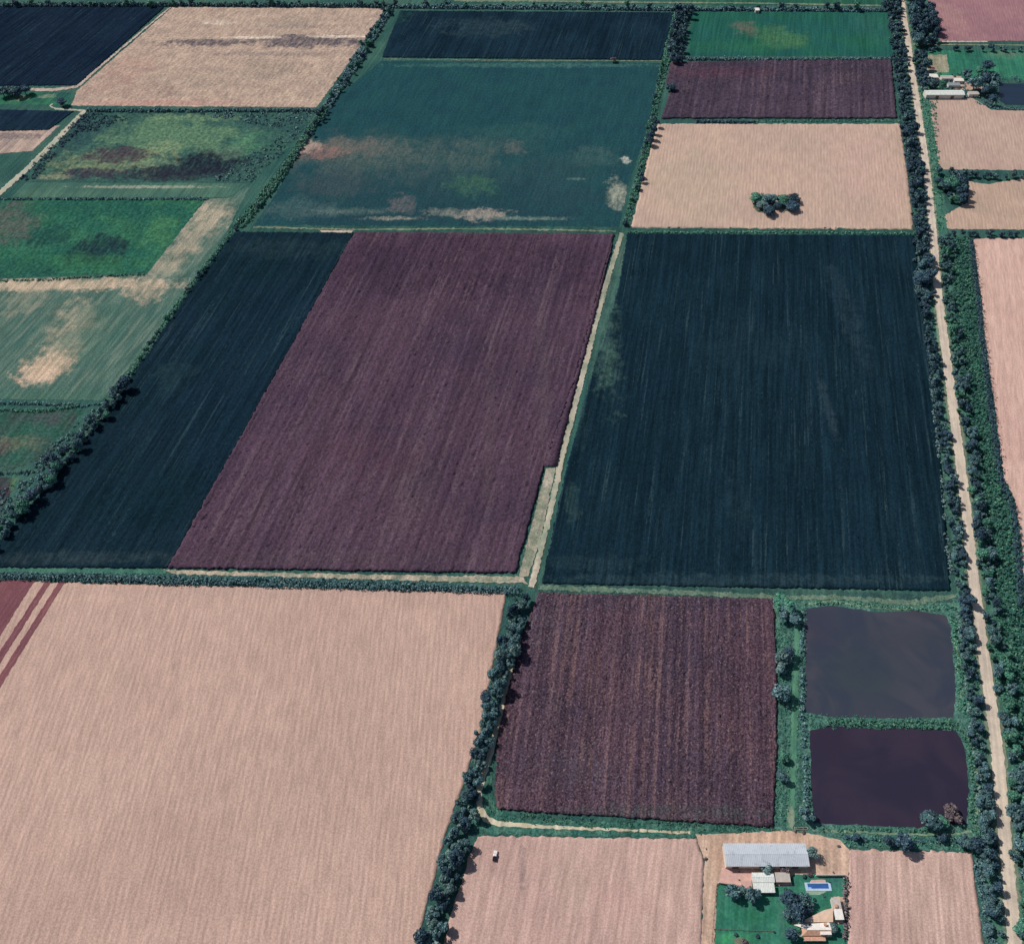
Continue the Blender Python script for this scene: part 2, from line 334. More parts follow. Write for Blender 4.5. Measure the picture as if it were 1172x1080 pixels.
# --- straw and bare fields
sheet('field', [(198, 8), (446, 9), (362, 123), (82, 121), (88, 104)],
      ground_mat('straw_field', (190, 163, 146), (170, 146, 134), ang=ang_of((85, 98), (192, 7)), mott=16, coarse=5, coarses=.20, row=2.6, rows=.16, specks=.26, speck=2.4, stretch=5, alt2=(205, 180, 158), blobs=(
          (235, 49, 60, 5, (98, 90, 96), 1), (130, 100, 60, 14, (168, 136, 126), .5), (230, 90, 90, 12, (166, 146, 132), .5), (400, 90, 50, 20, (168, 148, 134), .5), (350, 47, 70, 8, (84, 80, 90), 1), (420, 50, 34, 6, (90, 86, 94), 1), (300, 62, 70, 3, (140, 124, 122), .8), (290, 43, 40, 2, (226, 206, 188), .9), (390, 42, 40, 2, (226, 206, 188), .9), (330, 30, 50, 3, (150, 134, 126), .8), (250, 26, 30, 3, (222, 200, 180), .8), (310, 80, 40, 12, (140, 128, 118), .5), (150, 80, 30, 20, (180, 140, 128), .5),
          (190, 105, 12, 8, (130, 105, 105), .6), (180, 118, 110, 4, (190, 142, 132), .8), (340, 25, 30, 8, (150, 136, 124), .5))), 1)
sheet('field', [(-120, 152), (56, 145), (68, 144), (37, 173), (-120, 185)],
      ground_mat('small_straw_field', (186, 160, 146), (160, 140, 134), ang=ang_of((0, 222), (95, 127)), mott=20, coarse=5, coarses=.3, rows=.2, blobs=((10, 156, 50, 4, (104, 96, 102), .8),)), 2)
sheet('field', [(-120, 106), (82, 106), (78, 120), (-120, 120)], ground_mat('farmyard_grass', (58, 112, 88), (44, 84, 80), mott=18, blobs=((22, 113, 14, 4, (130, 140, 112), .8), (55, 110, 12, 3, (150, 160, 136), .7))), 1)
crop('stubble_field', [(753, 142), (742, 180), (722, 261)], [(1031, 142), (1038, 190), (1046, 263)], .12,
     tan_mat('stubble_north', (199, 168, 151), (188, 160, 146), ang=ang_of((885, 262), (890, 140)), blobs=((790, 210, 60, 50, (186, 164, 144), .6), (990, 190, 50, 50, (204, 166, 154), .6), (880, 262, 170, 3, (214, 186, 160), .8))), res=2.2, edge=.4, rowamp=0)
sheet('field', [(1058, -30), (1300, -30), (1300, 47), (1076, 47), (1064, 20)], tan_mat('bare_pink_northeast', (164, 122, 126), (150, 110, 118), blobs=((1090, 20, 20, 24, (176, 136, 132), .6),)), 1)
sheet('field', [(1062, 58), (1300, 58), (1300, 90), (1060, 92)], ground_mat('farm_pasture', (52, 110, 92), (66, 128, 100), mott=25, specks=.25, blobs=((1100, 72, 18, 9, (40, 100, 88), .7), (1152, 62, 26, 5, (112, 122, 110), .6), (1125, 68, 20, 12, (44, 88, 84), .6))), 1)
sheet('yard', [(1060, 63), (1084, 63), (1086, 83), (1061, 84)], ground_mat('yard_weeds', (160, 152, 132), (136, 134, 112), mott=8, blobs=((1067, 78, 5, 2, (190, 128, 126), .9),)), 2)
sheet('field', [(1063, 114), (1112, 112), (1128, 121), (1134, 126), (1300, 130), (1300, 196), (1074, 194)],
      tan_mat('stubble_east', (192, 163, 148), (184, 152, 142), blobs=((1080, 188, 20, 6, (170, 150, 130), .5),)), 1)
sheet('field', [(1109, 208), (1130, 211), (1172, 204), (1300, 204), (1300, 264), (1079, 262), (1081, 246), (1108, 232)],
      tan_mat('stubble_east', (196, 164, 146), (184, 156, 140), blobs=((1120, 240, 14, 8, (160, 144, 128), .5), (1150, 246, 14, 6, (170, 150, 134), .5))), 1)
sheet('field', [(1114, 273), (1300, 272), (1300, 700), (1173, 690), (1168, 610), (1161, 570), (1149, 546), (1138, 462), (1128, 396), (1123, 339)],
      tan_mat('bare_pink_east', (214, 176, 162), (206, 166, 154), ang=ang_of((1160, 545), (1135, 275)), bands=((8, .035),)), 1)
crop('stubble_field', [(8, 665), (-40, 762), (-130, 960), (-190, 1180)], [(580, 678), (568, 740), (550, 840), (508, 960), (470, 1110), (452, 1180)], .14,
     tan_mat('stubble_southwest', (199, 165, 151), (192, 158, 145), ang=ang_of((250, 1078), (330, 680)), blobs=((100, 680, 120, 8, (206, 172, 154), .5), (330, 900, 200, 120, (184, 152, 140), .5, 1.0), (120, 900, 120, 60, (206, 174, 158), .5, 1.0), (430, 760, 80, 60, (188, 156, 144), .5, 1.0), (200, 1030, 160, 40, (184, 150, 140), .5, 1.0), (140, 770, 10, 8, (176, 150, 138), .5), (300, 678, 280, 6, (180, 152, 144), .4))), res=1.6, edge=.22, rowamp=0)
for i, pts in enumerate(([(-60, 662), (40, 664), (-30, 775), (-60, 820)], [(52, 665), (59, 665), (-8, 772), (-16, 770)], [(68, 665), (75, 665), (-2, 790), (-10, 788)])):
    sheet('tilled_strip', pts, tan_mat('tilled_red_soil', (140, 92, 94), (124, 80, 88), rows=.12), 4, step=3, amp=.2)
crop('stubble_field', [(546, 956), (530, 1002), (512, 1060), (492, 1180)], [(797, 960), (806, 985), (803, 1080), (799, 1180)], .12,
     tan_mat('stubble_south', (200, 165, 154), (190, 155, 146), ang=ang_of((640, 1078), (660, 960)), coarses=.16, bands=((3.4, .04), (9, .04)), blobs=((598, 990, 5, 34, (150, 128, 124), .7), (655, 1010, 20, 40, (186, 160, 146), .5), (710, 1030, 30, 30, (204, 160, 154), .4))), res=1.4, edge=.25, rowamp=0)
crop('stubble_field', [(971, 972), (971, 1080), (972, 1180)], [(1112, 975), (1118, 1020), (1126, 1080), (1134, 1180)], .12,
     tan_mat('stubble_southeast', (202, 168, 156), (190, 155, 146), ang=ang_of((1040, 1078), (1035, 972)), coarses=.2, bands=((2.6, .06), (8, .04)), blobs=((1100, 980, 16, 10, (190, 160, 150), .5),)), res=1.4, edge=.25, rowamp=0)
# --- ponds
def pond(name, px, c1, c2, blobs):
    n = NT(name, rough=.32, spec=.25)
    f, _ = n.noise(n.P, 1/38., 5, .55, 1.6); cc = n.mix(n.rng(f, .35, .65), col(c1), col(c2))
    for (x, y, rx, ry, k, st) in blobs:
        wc = W(x, y); wx = abs(W(x+rx, y)[0]-wc[0]); wy = abs(W(x, y-ry)[1]-W(x, y+ry)[1])/2
        v1 = n.n('ShaderNodeVectorMath', operation='SUBTRACT'); n.put(v1.inputs[0], n.P); v1.inputs[1].default_value = tuple(wc)
        v2 = n.n('ShaderNodeVectorMath', operation='MULTIPLY'); n.put(v2.inputs[0], v1.outputs[0]); v2.inputs[1].default_value = (1/wx, 1/wy, 0)
        v5 = n.n('ShaderNodeVectorMath', operation='LENGTH'); n.put(v5.inputs[0], v2.outputs[0])
        cc = n.mix(n.math('MULTIPLY', n.rng(v5.outputs['Value'], 1.3, .2), n.rng(f, .3, .6, st*.5, st)), cc, col(k))
    g, _ = n.noise(n.P, .8, 3, .6); n.bump(g, .05, .1)
    return sheet('pond', px, n.out(cc), 3, step=3, amp=.28)
pond('grey_water', [(921, 697), (949, 693), (975, 696), (999, 700), (1050, 699), (1082, 704), (1088, 718), (1090, 740), (1094, 790), (1091, 821), (1030, 822), (955, 821), (922, 815)], (58, 63, 78), (72, 72, 82),
     ((985, 770, 50, 40, (54, 66, 74), .7), (935, 720, 30, 30, (66, 60, 76), .5), (1040, 730, 60, 20, (66, 68, 76), .6), (1060, 700, 30, 10, (70, 64, 70), .5)))
pond('brown_water', [(927, 836), (949, 830), (1002, 834), (1040, 832), (1094, 836), (1104, 856), (1109, 906), (1106, 942), (1053, 947), (985, 944), (931, 942), (928, 890)], (50, 44, 62), (60, 50, 66),
     ((1030, 900, 60, 30, (44, 42, 60), .7), (950, 850, 30, 30, (54, 42, 58), .5)))
pond('blue_water', [(1143, 96), (1300, 96), (1300, 121), (1150, 120), (1143, 114)], (34, 46, 66), (38, 52, 70), ())

# --- verges, tracks, road
ROADX = [(-60, 1023), (0, 1032), (25, 1035), (50, 1039.5), (70, 1041.5), (95, 1046), (115, 1049), (140, 1052.5), (170, 1057), (200, 1061), (240, 1065), (280, 1069), (310, 1071), (340, 1074), (400, 1082), (470, 1091), (560, 1103), (660, 1114), (720, 1121.5), (800, 1133), (850, 1140), (900, 1144.5), (980, 1152), (1080, 1161), (1180, 1171)]
def rx(y): return float(np.interp(y, [a for a, b in ROADX], [b for a, b in ROADX]))
road = [(b, a) for a, b in ROADX]
strip('road_verge', [(x+1, y) for x, y in road], 22, M['verge'], 1, .8)
strip('road_verge', [(x, y) for x, y in road], 9.6, M['verge_pale'], 4, .5)
n = NT('road_dirt'); ARD = ang_of((1161, 1080), (1103, 560))
f, _ = n.noise(n.P, 1/18., 4, .6); cc = n.mix(n.rng(f, .4, .62), col((220, 200, 182)), col((200, 182, 168)))
f2, _ = n.noise(n.rot(ARD, 1/1.1, 1/40.), 1, 3, .5); cc = n.mix(1.0, cc, n.gray(n.rng(f2, .3, .7, .88, 1.1)), 'MULTIPLY')
f3, _ = n.noise(n.P, .9, 3, .7); cc = n.mix(1.0, cc, n.gray(n.rng(f3, .3, .7, .93, 1.07)), 'MULTIPLY'); n.bump(f2, .4, .2)
M['road'] = n.out(cc)
strip('dirt_road', road, [6.2]*25, M['road'], 5, .25)
strip('farm_track', [(712, 267), (700, 305), (684, 360), (668, 425), (655, 475), (642, 528), (630, 585), (618, 632), (608, 672)], [3.5, 3.8, 4.2, 4, 4, 3.8, 3.4, 3.4, 4.2],
      ground_mat('track_dirt', (190, 178, 158), (140, 146, 128), mott=22, rows=.12, specks=.12, coarses=.15, coarse=2, blobs=((662, 450, 10, 60, (206, 190, 176), .6), (612, 655, 12, 24, (214, 192, 174), .8))), 5, .3)
sheet('track_side', [(625, 536), (636, 536), (618, 620), (604, 660), (594, 660), (606, 610)], ground_mat('track_waste', (132, 138, 118), (170, 160, 144), mott=6, specks=.25, blobs=((628, 550, 9, 12, (186, 170, 156), .8), (600, 655, 10, 8, (180, 166, 148), .8))), 4, 3, .3)
sheet('track_side', [(714, 275), (724, 275), (712, 350), (690, 420), (676, 450), (672, 440), (690, 350)], ground_mat('track_grass', (74, 104, 94), (58, 88, 84), mott=10, blobs=((712, 300, 6, 20, (92, 108, 100), .7),)), 3, 3, .5)
sheet('field_verge', [(185, 652), (250, 654), (420, 657.5), (600, 660), (604, 668), (420, 663), (200, 657)], ground_mat('headland_dirt', (186, 168, 150), (132, 138, 120), mott=7, specks=.25, blobs=((230, 653, 50, 5, (206, 184, 162), .7), (520, 664, 80, 4, (128, 134, 116), .7))), 4, 3, .5)
sheet('field_verge', [(-40, 648), (190, 652), (190, 657), (-40, 655)], M['verge'], 4, 3, .5)
strip('field_verge', [(616, 672), (700, 675), (800, 679), (900, 684), (960, 684), (1040, 690), (1094, 682)], 3.2, ground_mat('verge_bands', (112, 130, 112), (88, 112, 100), mott=10, coarses=.2), 5, .5)
sheet('field_verge', [(612, 668), (1090, 680), (1090, 690), (900, 686), (614, 679)], ground_mat('verge_teal', (54, 80, 80), (66, 98, 88), mott=12), 3, 3, .6)
strip('farm_track', [(594, 730), (577, 800), (562, 860), (548, 905), (549, 925), (556, 937), (572, 942.5), (620, 946), (700, 949), (790, 953)], [3.0, 3.0, 2.8, 3, 3.2, 3.2, 2.6, 1.8, 1.2, 1.2], ground_mat('track_pale', (208, 194, 170), (190, 178, 150), mott=14, specks=.08), 5, .2)
sheet('field_verge', [(592, 745), (568, 838), (562, 900), (566, 922), (590, 936), (700, 941), (884, 948), (888, 955), (790, 958), (545, 955), (540, 935), (548, 880), (570, 800), (588, 742)], ground_mat('green_verge', (56, 100, 90), (82, 120, 106), mott=6, specks=.45), 3, 3, .5)
sheet('pond_bank', [(884, 686), (1092, 684), (1112, 700), (1128, 860), (1140, 960), (1118, 975), (970, 968), (884, 952), (890, 800)], ground_mat('bank_grass', (66, 104, 96), (90, 126, 112), mott=5, specks=.5), 2, 3, .6)
strip('grass_path', [(914, 700), (911, 760), (909, 830), (906, 900), (904, 948)], 3.4, ground_mat('path_grass', (92, 138, 112), (80, 124, 104), mott=8, specks=.12, blobs=((905, 935, 6, 16, (150, 150, 132), .7),)), 4, .3)
for pts, wd in (([(922, 692), (950, 688), (990, 694), (1030, 697), (1068, 696)], 1.5), ([(930, 950), (1000, 953), (1060, 955), (1098, 954), (1112, 951)], 1.0), ([(1105, 838), (1116, 870), (1118, 920), (1116, 948)], 1.5), ([(1092, 715), (1097, 760), (1100, 800)], 1.2)):
    strip('grass_path', pts, wd, ground_mat('pale_path', (128, 148, 122), (108, 134, 112), mott=8), 4, .2)
strip('farm_track', [(60, 119), (57, 122), (64, 125), (90, 126.5), (96, 128), (84, 140), (60, 165), (30, 195), (0, 221), (-40, 255)], [2, 2, 2.5, 3, 4.5, 5.5, 6, 6, 5.5, 5.5], ground_mat('lane_dirt', (172, 172, 156), (190, 178, 158), mott=20, specks=.1, coarse=2, coarses=.2), 4, .4)
strip('farm_track', [(28, 102.5), (60, 103.5), (88, 99.5), (120, 72), (160, 38), (196, 8)], [5, 6, 5, 2.5, 2.2, 2], ground_mat('headland_track', (188, 168, 156), (170, 150, 140), mott=20), 4, .5)
strip('farm_track', [(520, 1), (600, 1), (700, 3), (860, 4), (1008, 7)], [6, 6, 4, 3, 4], M['verge_pale'], 4, .5)
strip('farm_track', [(1078, 48), (1130, 48)], 2.4, M['dirt'], 4, .3); strip('farm_track', [(1040, 51), (1076, 51.5), (1300, 53)], 2.4, M['verge_pale'], 4, .3)
strip('farm_track', [(290, 260), (400, 263), (560, 262), (705, 265)], 2.0, M['verge_pale'], 4, .5)
sheet('field_verge', [(262, 258), (1048, 261), (1048, 270), (262, 267)], ground_mat('verge_dark', (48, 82, 78), (62, 96, 86), mott=14), 1, 4, .8)
sheet('field_verge', [(366, 264), (404, 264), (402, 267), (368, 266)], M['dirt'], 3, 3, .3)
strip('field_verge', [(757, 70), (600, 70), (440, 68)], 1.6, M['verge_pale'], 4, .4)
# farmyard ground
sheet('yard', [(796, 955), (884, 951), (900, 950), (935, 955), (962, 962), (972, 972), (971, 1003), (935, 1003), (934, 1000), (830, 1010), (821, 1012), (813, 1180), (799, 1180), (806, 985)],
      ground_mat('farmyard_dirt', (208, 174, 152), (190, 156, 140), mott=9, specks=.16, speck=1.3, blobs=((940, 985, 24, 18, (176, 150, 134), .8), (810, 1000, 8, 60, (214, 184, 164), .5), (960, 970, 10, 12, (214, 180, 160), .6), (806, 1040, 3, 50, (160, 140, 124), .6))), 3, 2.5, .25)
sheet('lawn', [(821, 1011), (906, 1010), (907, 1001), (966, 1001), (968, 1180), (814, 1180)],
      ground_mat('lawn_grass', (52, 110, 92), (66, 126, 104), mott=10, speck=1.5, specks=.16, coarses=.1, blobs=((840, 1074, 30, 8, (70, 148, 100), .8), (894, 1050, 5, 40, (84, 124, 112), .6), (848, 1078, 10, 5, (130, 110, 104), .9), (930, 1074, 40, 10, (58, 118, 88), .6), (855, 1048, 30, 10, (46, 116, 84), .6), (955, 1010, 12, 8, (70, 100, 110), .5))), 4, 2.5, .2)

# ------------------------------------------------------------------ foliage
def leaf_mat(name, c1, c2, c3, sc=.9):
    n = NT(name, rough=.75, spec=.2)
    oi = n.n('ShaderNodeObjectInfo')
    f, _ = n.noise(n.P, sc, 3, .6)
    c = n.mix(n.rng(f, .35, .65), col(c1), col(c2))
    g = n.n('ShaderNodeNewGeometry')
    c = n.mix(n.rng(g.outputs['Random Per Island'], .72, .95), c, col(c3))
    c = n.mix(1.0, c, n.gray(n.rng(oi.outputs['Random'], 0, 1, .78, 1.2, smooth=False)), 'MULTIPLY')
    return n.out(c)
LM = dict(teal=leaf_mat('foliage_teal', (88, 122, 126), (66, 98, 108), (134, 158, 156)),
          green=leaf_mat('foliage_green', (82, 138, 116), (64, 114, 102), (124, 166, 138)),
          dark=leaf_mat('foliage_dark', (62, 88, 104), (50, 74, 92), (96, 120, 130)),
          bare=leaf_mat('foliage_reddish', (122, 104, 108), (96, 88, 96), (160, 138, 136)),
          grey=leaf_mat('foliage_grey_green', (118, 144, 142), (94, 124, 126), (146, 166, 160)),
          brush=leaf_mat('foliage_brush', (70, 124, 106), (54, 104, 96), (108, 154, 128), .12))
n = NT('bark'); f, _ = n.noise(n.P, 4, 3); M['bark'] = n.out(n.mix(f, col((96, 84, 78)), col((70, 62, 60))))
def leaves(P, N, s, asp=1.5):
    k = len(P); N = N/np.linalg.norm(N, axis=1)[:, None]
    A = np.cross(N, rng.normal(0, 1, (k, 3))); A /= np.linalg.norm(A, axis=1)[:, None]; B = np.cross(N, A)
    s = np.asarray(s).reshape(-1, 1); a = A*s*asp/2; b = B*s/2
    V = np.stack([P-a, P-b+N*s*.12, P+a, P+b+N*s*.12], 1).reshape(-1, 3)
    return V, np.arange(4*k).reshape(-1, 4)
_t = (1+5**.5)/2
ICV = np.array([(-1,_t,0),(1,_t,0),(-1,-_t,0),(1,-_t,0),(0,-1,_t),(0,1,_t),(0,-1,-_t),(0,1,-_t),(_t,0,-1),(_t,0,1),(-_t,0,-1),(-_t,0,1)])/math.sqrt(1+_t*_t)
ICF = np.array([(0,11,5),(0,5,1),(0,1,7),(0,7,10),(0,10,11),(1,5,9),(5,11,4),(11,10,2),(10,7,6),(7,1,8),(3,9,4),(3,4,2),(3,2,6),(3,6,8),(3,8,9),(4,9,5),(2,4,11),(6,2,10),(8,6,7),(9,8,1)])
def crown_np(rad, h0, h1, nb, nl, leaf, core=.72, drop=0.0):
    """lumpy crown of leaf clumps: rad across, between heights h0 and h1"""
    hz = (h1-h0)/2; cz = (h0+h1)/2
    u = rng.normal(0, 1, (nb, 3)); u /= np.linalg.norm(u, axis=1)[:, None]; u *= rng.uniform(.25, 1, (nb, 1))**.5
    rb = rad*rng.uniform(.30, .52, nb)
    Cb = u*np.array([rad*.72, rad*.72, hz*.72]) + np.array([0, 0, cz])
    k = rng.integers(0, nb, nl); d = rng.normal(0, 1, (nl, 3)); d[:, 2] = np.abs(d[:, 2])*.9-.25; d /= np.linalg.norm(d, axis=1)[:, None]
    P = Cb[k] + d*rb[k, None]*rng.uniform(.82, 1.14, (nl, 1))*np.array([1, 1, .85])
    N = d + rng.normal(0, .45, (nl, 3)) + np.array([0, 0, .25])
    V, Fq = leaves(P, N, rng.uniform(.7, 1.3, nl)*leaf)
    if core:
        cv = (ICV[None]*(rb*core)[:, None, None]*np.array([1, 1, .8]) + Cb[:, None]).reshape(-1, 3)
        cf = (ICF[None] + (np.arange(nb)*12)[:, None, None]).reshape(-1, 3) + len(V)
        return np.concatenate([V, cv]), [Fq, cf]
    return V, [Fq]
def trunk_mb(h, r, limbs, reach):
    b = MB(); b.tube([(0, 0, -.1), (.05*r, 0, h*.35), (.15, .1, h)], [r*1.25, r*.9, r*.55], 7)
    for i in range(limbs):
        a = 2*math.pi*i/limbs + random.uniform(-.4, .4); z0 = h*random.uniform(.45, .8)
        b.tube([(0.03, 0, z0), (math.cos(a)*reach*.45, math.sin(a)*reach*.45, z0+reach*.45), (math.cos(a)*reach, math.sin(a)*reach, z0+reach*.8)], [r*.5, r*.34, r*.12], 5)
    return b
# unit-ish prototypes: crown radius 3, height about 7
def make_kind(matname, nvar, rad=3.0, h0=1.6, h1=7.2, nb=11, nl=900, leaf=.62, core=.72, bark_h=4.2, limbs=5):
    out = []
    for i in range(nvar):
        V, Fc = crown_np(rad, h0, h1, nb, nl, leaf, core)
        me = mesh_np('crown', V, Fc); me.materials.append(LM[matname])
        tb = trunk_mb(bark_h, .2, limbs, rad*.55); tm = bpy.data.meshes.new('trunk'); tm.from_pydata(tb.v, [], tb.f); tm.update(); tm.materials.append(M['bark'])
        out.append((me, tm))
    return out
KIND = {}
TREES = []      # (loc, scale xy, scale z, kind, label, group, forced)
def add_tree(px, py, rpx, kind, label, group=None, hf=1.0, forced=True, cat='tree', ybase=None):
    s = rpx*mpp(py)/3.0
    p = W(px, py, 3.2*s*hf); TREES.append(((p[0], p[1], 0), s, s*hf, kind, label, group, forced, rpx, cat, '', 1))
def row(path, spacing, cols, lat, rad, kinds, label, group, hf=1.0, skip=0.04, jit=.3):
    Q, L = resample(WP(path, 4.2*hf*rad/3), spacing)
    T = np.gradient(Q[:, :2], axis=0); T /= np.linalg.norm(T, axis=1)[:, None]; N = np.stack([T[:, 1], -T[:, 0]], 1)
    big = np.interp(np.arange(len(Q)), np.arange(0, len(Q)+9, 4), [random.uniform(.78, 1.22) for _ in range(0, len(Q)+9, 4)])
    for i in range(len(Q)):
        for c in range(cols):
            if random.random() < skip: continue
            off = (c-(cols-1)/2)*lat + random.gauss(0, lat*.22 + .3); side = '' if cols == 1 else (', left side', ', right side')[c*2 >= cols] if not (cols == 3 and c == 1) else ', middle'
            al = random.gauss(0, spacing*jit) + (spacing/2 if c % 2 else 0)
            p = Q[i, :2] + N[i]*off + T[i]*al
            r = rad*big[i]*random.choice((.62, .8, .9, 1, 1.12, 1.35)); s = r/3.0
            depth = p[1]*CP + CAMH*SP
            TREES.append(((p[0], p[1], 0), s, s*hf*random.uniform(.85, 1.2), random.choice(kinds), label, group, False, r*F/depth, 'tree', side, r/rad))
# road west windbreak
WX = [(-30, 1020), (2, 1023), (60, 1030), (140, 1041), (240, 1056), (300, 1059), (340, 1062), (470, 1078), (560, 1091), (660, 1102), (720, 1107), (800, 1117), (900, 1127), (980, 1135), (1080, 1141), (1150, 1148)]
west = [(b - float(np.interp(a, [0, 240, 340, 740, 900], [1, 2.5, 2, 1.5, 1.5])), a) for a, b in WX]
row([p for p in west if p[1] <= 340], 4.6, 3, 4.2, 2.8, ['teal', 'dark', 'dark'], 'dark tree in the dense windbreak along the far western side of the road', 'trees of the windbreak west of the dirt road, far stretch', 1.0)
row([p for p in west if p[1] >= 340 and p[1] <= 740], 4.0, 2, 3.0, 2.1, ['teal', 'dark', 'dark'], ('windbreak tree west of the road', [(430, 'far end of the dark field'), (520, 'upper middle of the dark field'), (610, 'lower middle of the dark field'), (9999, 'near corner of the dark field')]), 'trees between the dark crop field and the dirt road', .95)
row([p for p in west if p[1] >= 720], 4.2, 2, 3.2, 2.3, ['teal', 'dark', 'teal'], ('windbreak tree west of the road', [(770, 'beside the upper pond'), (825, 'beside the pond dividing bank'), (890, 'beside the lower pond'), (960, 'beside the lower pond corner'), (1030, 'beside the southeastern field'), (9999, 'at the bottom edge')]), 'trees between the ponds and the dirt road', 1.1)
# east side of the road
row([(1081, 272), (1087, 340), (1094, 400), (1104, 470), (1118, 560), (1130, 650), (1139, 720)], 4.6, 2, 3.6, 2.4, ['teal', 'green', 'teal', 'dark'], ('tree on the road east side', [(360, 'top of the brush belt'), (450, 'upper brush belt'), (540, 'middle of the brush belt'), (620, 'where the brush belt bends'), (9999, 'below the brush belt bend')]), 'trees along the east side of the dirt road', 1.15)
row([(1139, 720), (1150, 790), (1160, 850), (1167, 920), (1174, 1000), (1181, 1090)], 4.8, 2, 4.4, 2.6, ['teal', 'green', 'teal'], ('tree east of the road', [(790, 'level with the upper pond'), (860, 'level with the dividing bank'), (940, 'level with the lower pond'), (1010, 'level with the near farm'), (9999, 'in the bottom right corner')]), 'trees east of the near end of the dirt road', 1.1)
# diagonal tree row between the stubble fields
row([(595, 684), (585, 724), (574, 768), (562, 812), (551, 850), (541, 892), (531, 932), (522, 968), (508, 1016), (497, 1060), (488, 1110), (478, 1160)], 3.9, 3, 2.9, 2.35, ['teal', 'teal', 'dark', 'grey'], ('tree of the thick row', [(730, 'top, by the track crossing'), (790, 'beside the upper speckled field'), (850, 'beside the middle speckled field'), (910, 'beside the lower speckled field'), (965, 'where the farm track turns away'), (1020, 'beside the white pickup'), (9999, 'at the bottom edge')]), 'trees of the thick row beside the large stubble field', 1.2, skip=.0)
# lower left hedge trees
row([(140, 442), (118, 470), (100, 492), (80, 515), (62, 536), (42, 560), (22, 582), (4, 604), (-20, 630)], 4.2, 2, 4.6, 2.7, ['teal', 'dark', 'teal', 'green'], ('tree of the belt', [(490, 'top left of the dark field'), (540, 'middle of the belt'), (9999, 'at the left picture edge')]), 'trees of the belt west of the dark crop field', 1.0)
# wood at the top right, row at the top
row([(1046, -10), (1050, 12), (1056, 46)], 6.5, 3, 6.0, 4.3, ['dark', 'dark', 'teal'], ('tree in the top right corner wood', [(14, 'at the upper picture edge'), (34, 'in its middle'), (9999, 'at its lower end')]), 'trees of the small wood east of the dirt road', 1.2)
row([(1064, 8), (1068, 26), (1070, 46)], 6.5, 1, 5.5, 4.3, ['dark'], ('tree in the top right corner wood', [(14, 'at the upper picture edge'), (34, 'in its middle'), (9999, 'at its lower end')]), 'trees of the small wood east of the dirt road', 1.2)
row([(783, 10), (779, 30), (773, 66)], 5.5, 3, 5.0, 3.8, ['dark', 'dark', 'teal'], ('tree in the block between the far fields', [(25, 'top'), (48, 'middle'), (9999, 'bottom')]), 'trees of the block between the northern fields', 1.0)
row([(1053, 60), (1056, 84), (1060, 98)], 6, 2, 6, 3.6, ['dark', 'teal'], 'dark tree between the dirt road and the far farm buildings', 'trees between the road and the far farm', 1.1)
row([(758, 72), (750, 110), (742, 150), (730, 205), (714, 258)], 7, 1, 3, 2.0, ['green', 'teal'], 'small tree on the green field border west of the northern stubble field', 'small trees on the border of the teal field', .9, skip=.25)
row([(444, 8), (425, 40), (400, 80), (376, 118), (356, 150)], 7, 2, 6, 2.6, ['teal', 'green', 'dark'], 'small tree on the long hedge line beside the straw field', 'small trees on the hedge line beside the straw field', .8, skip=.25)
row([(356, 150), (330, 190), (296, 236), (268, 262), (235, 305), (200, 352), (165, 402), (142, 438)], 5.0, 1, 3, 1.6, ['teal', 'green', 'dark'], 'low tree on the hedge line northwest of the dark crop field', 'low trees on the hedge line northwest of the dark crop', .7, skip=.1)
row([(1078, 196), (1110, 199), (1150, 199), (1185, 199)], 6, 1, 4, 3.2, ['dark', 'teal'], 'dark tree in the tree line between the two eastern stubble fields', 'trees between the eastern stubble fields', .9)
row([(1078, 212), (1100, 208), (1096, 226)], 5, 3, 5, 3.6, ['teal', 'green', 'dark'], ('tree in the roadside corner thicket', [(212, 'upper part'), (9999, 'lower part')]), 'trees of the corner thicket by the road', 1.0)
row([(-20, 4), (200, 3), (450, 4), (620, 5), (780, 7)], 10, 1, 4, 3.0, ['dark', 'teal', 'green'], 'small far tree on the tree line along the top of the picture', 'far trees along the top tree line', .8, skip=.15)
row([(780, 8), (900, 7), (1018, 8)], 9, 1, 4, 3.0, ['green', 'teal', 'dark'], 'small far tree on the tree line along the top of the picture', 'far trees along the top tree line', .8, skip=.2)
row([(1080, 268), (1120, 267), (1180, 268)], 5, 1, 2, 2.4, ['dark'], 'dark tree in the thin line between the eastern stubble field and the bare pink field', 'trees north of the bare pink field', .9)
row([(1064, 55), (1100, 54.5), (1180, 55.5)], 6, 1, 3, 2.8, ['dark', 'teal'], 'dark tree in the line south of the pink field in the top right', 'trees south of the top right pink field', .9)
# single trees one can point to
T = add_tree
T(929, 976, 7, 'grey', 'round grey-green tree at the east end of the long grey-roofed shed', hf=1.05)
T(877, 992.5, 6.5, 'grey', 'larger of the two grey trees touching the south eave of the long shed', hf=.95)
T(898, 993.5, 5.2, 'bare', 'smaller, browner of the two trees touching the south eave of the long shed', hf=.9)
T(838, 1021, 8.5, 'teal', 'left one of the two trees on the lawn just south of the white outbuildings')
T(861, 1025, 9.5, 'teal', 'right, rounder one of the two trees on the lawn just south of the white outbuildings')
T(848, 1019, 5, 'grey', 'small pale tree squeezed between the two lawn trees below the outbuildings')
T(905, 1030, 11, 'dark', 'northern tree of the big dark clump between the white house and the lawn', hf=.9)
T(919, 1031, 9.5, 'teal', 'eastern tree of the big dark clump, nearest the swimming pool', hf=.9)
T(912, 1042, 11.5, 'dark', 'largest, southern tree of the big dark clump beside the white house', hf=.95)
T(924, 1041, 7, 'dark', 'tree of the dark clump leaning against the terracotta roof wing', hf=.8)
T(902, 1046, 7, 'teal', 'westernmost low tree of the dark clump on the lawn', hf=.8)
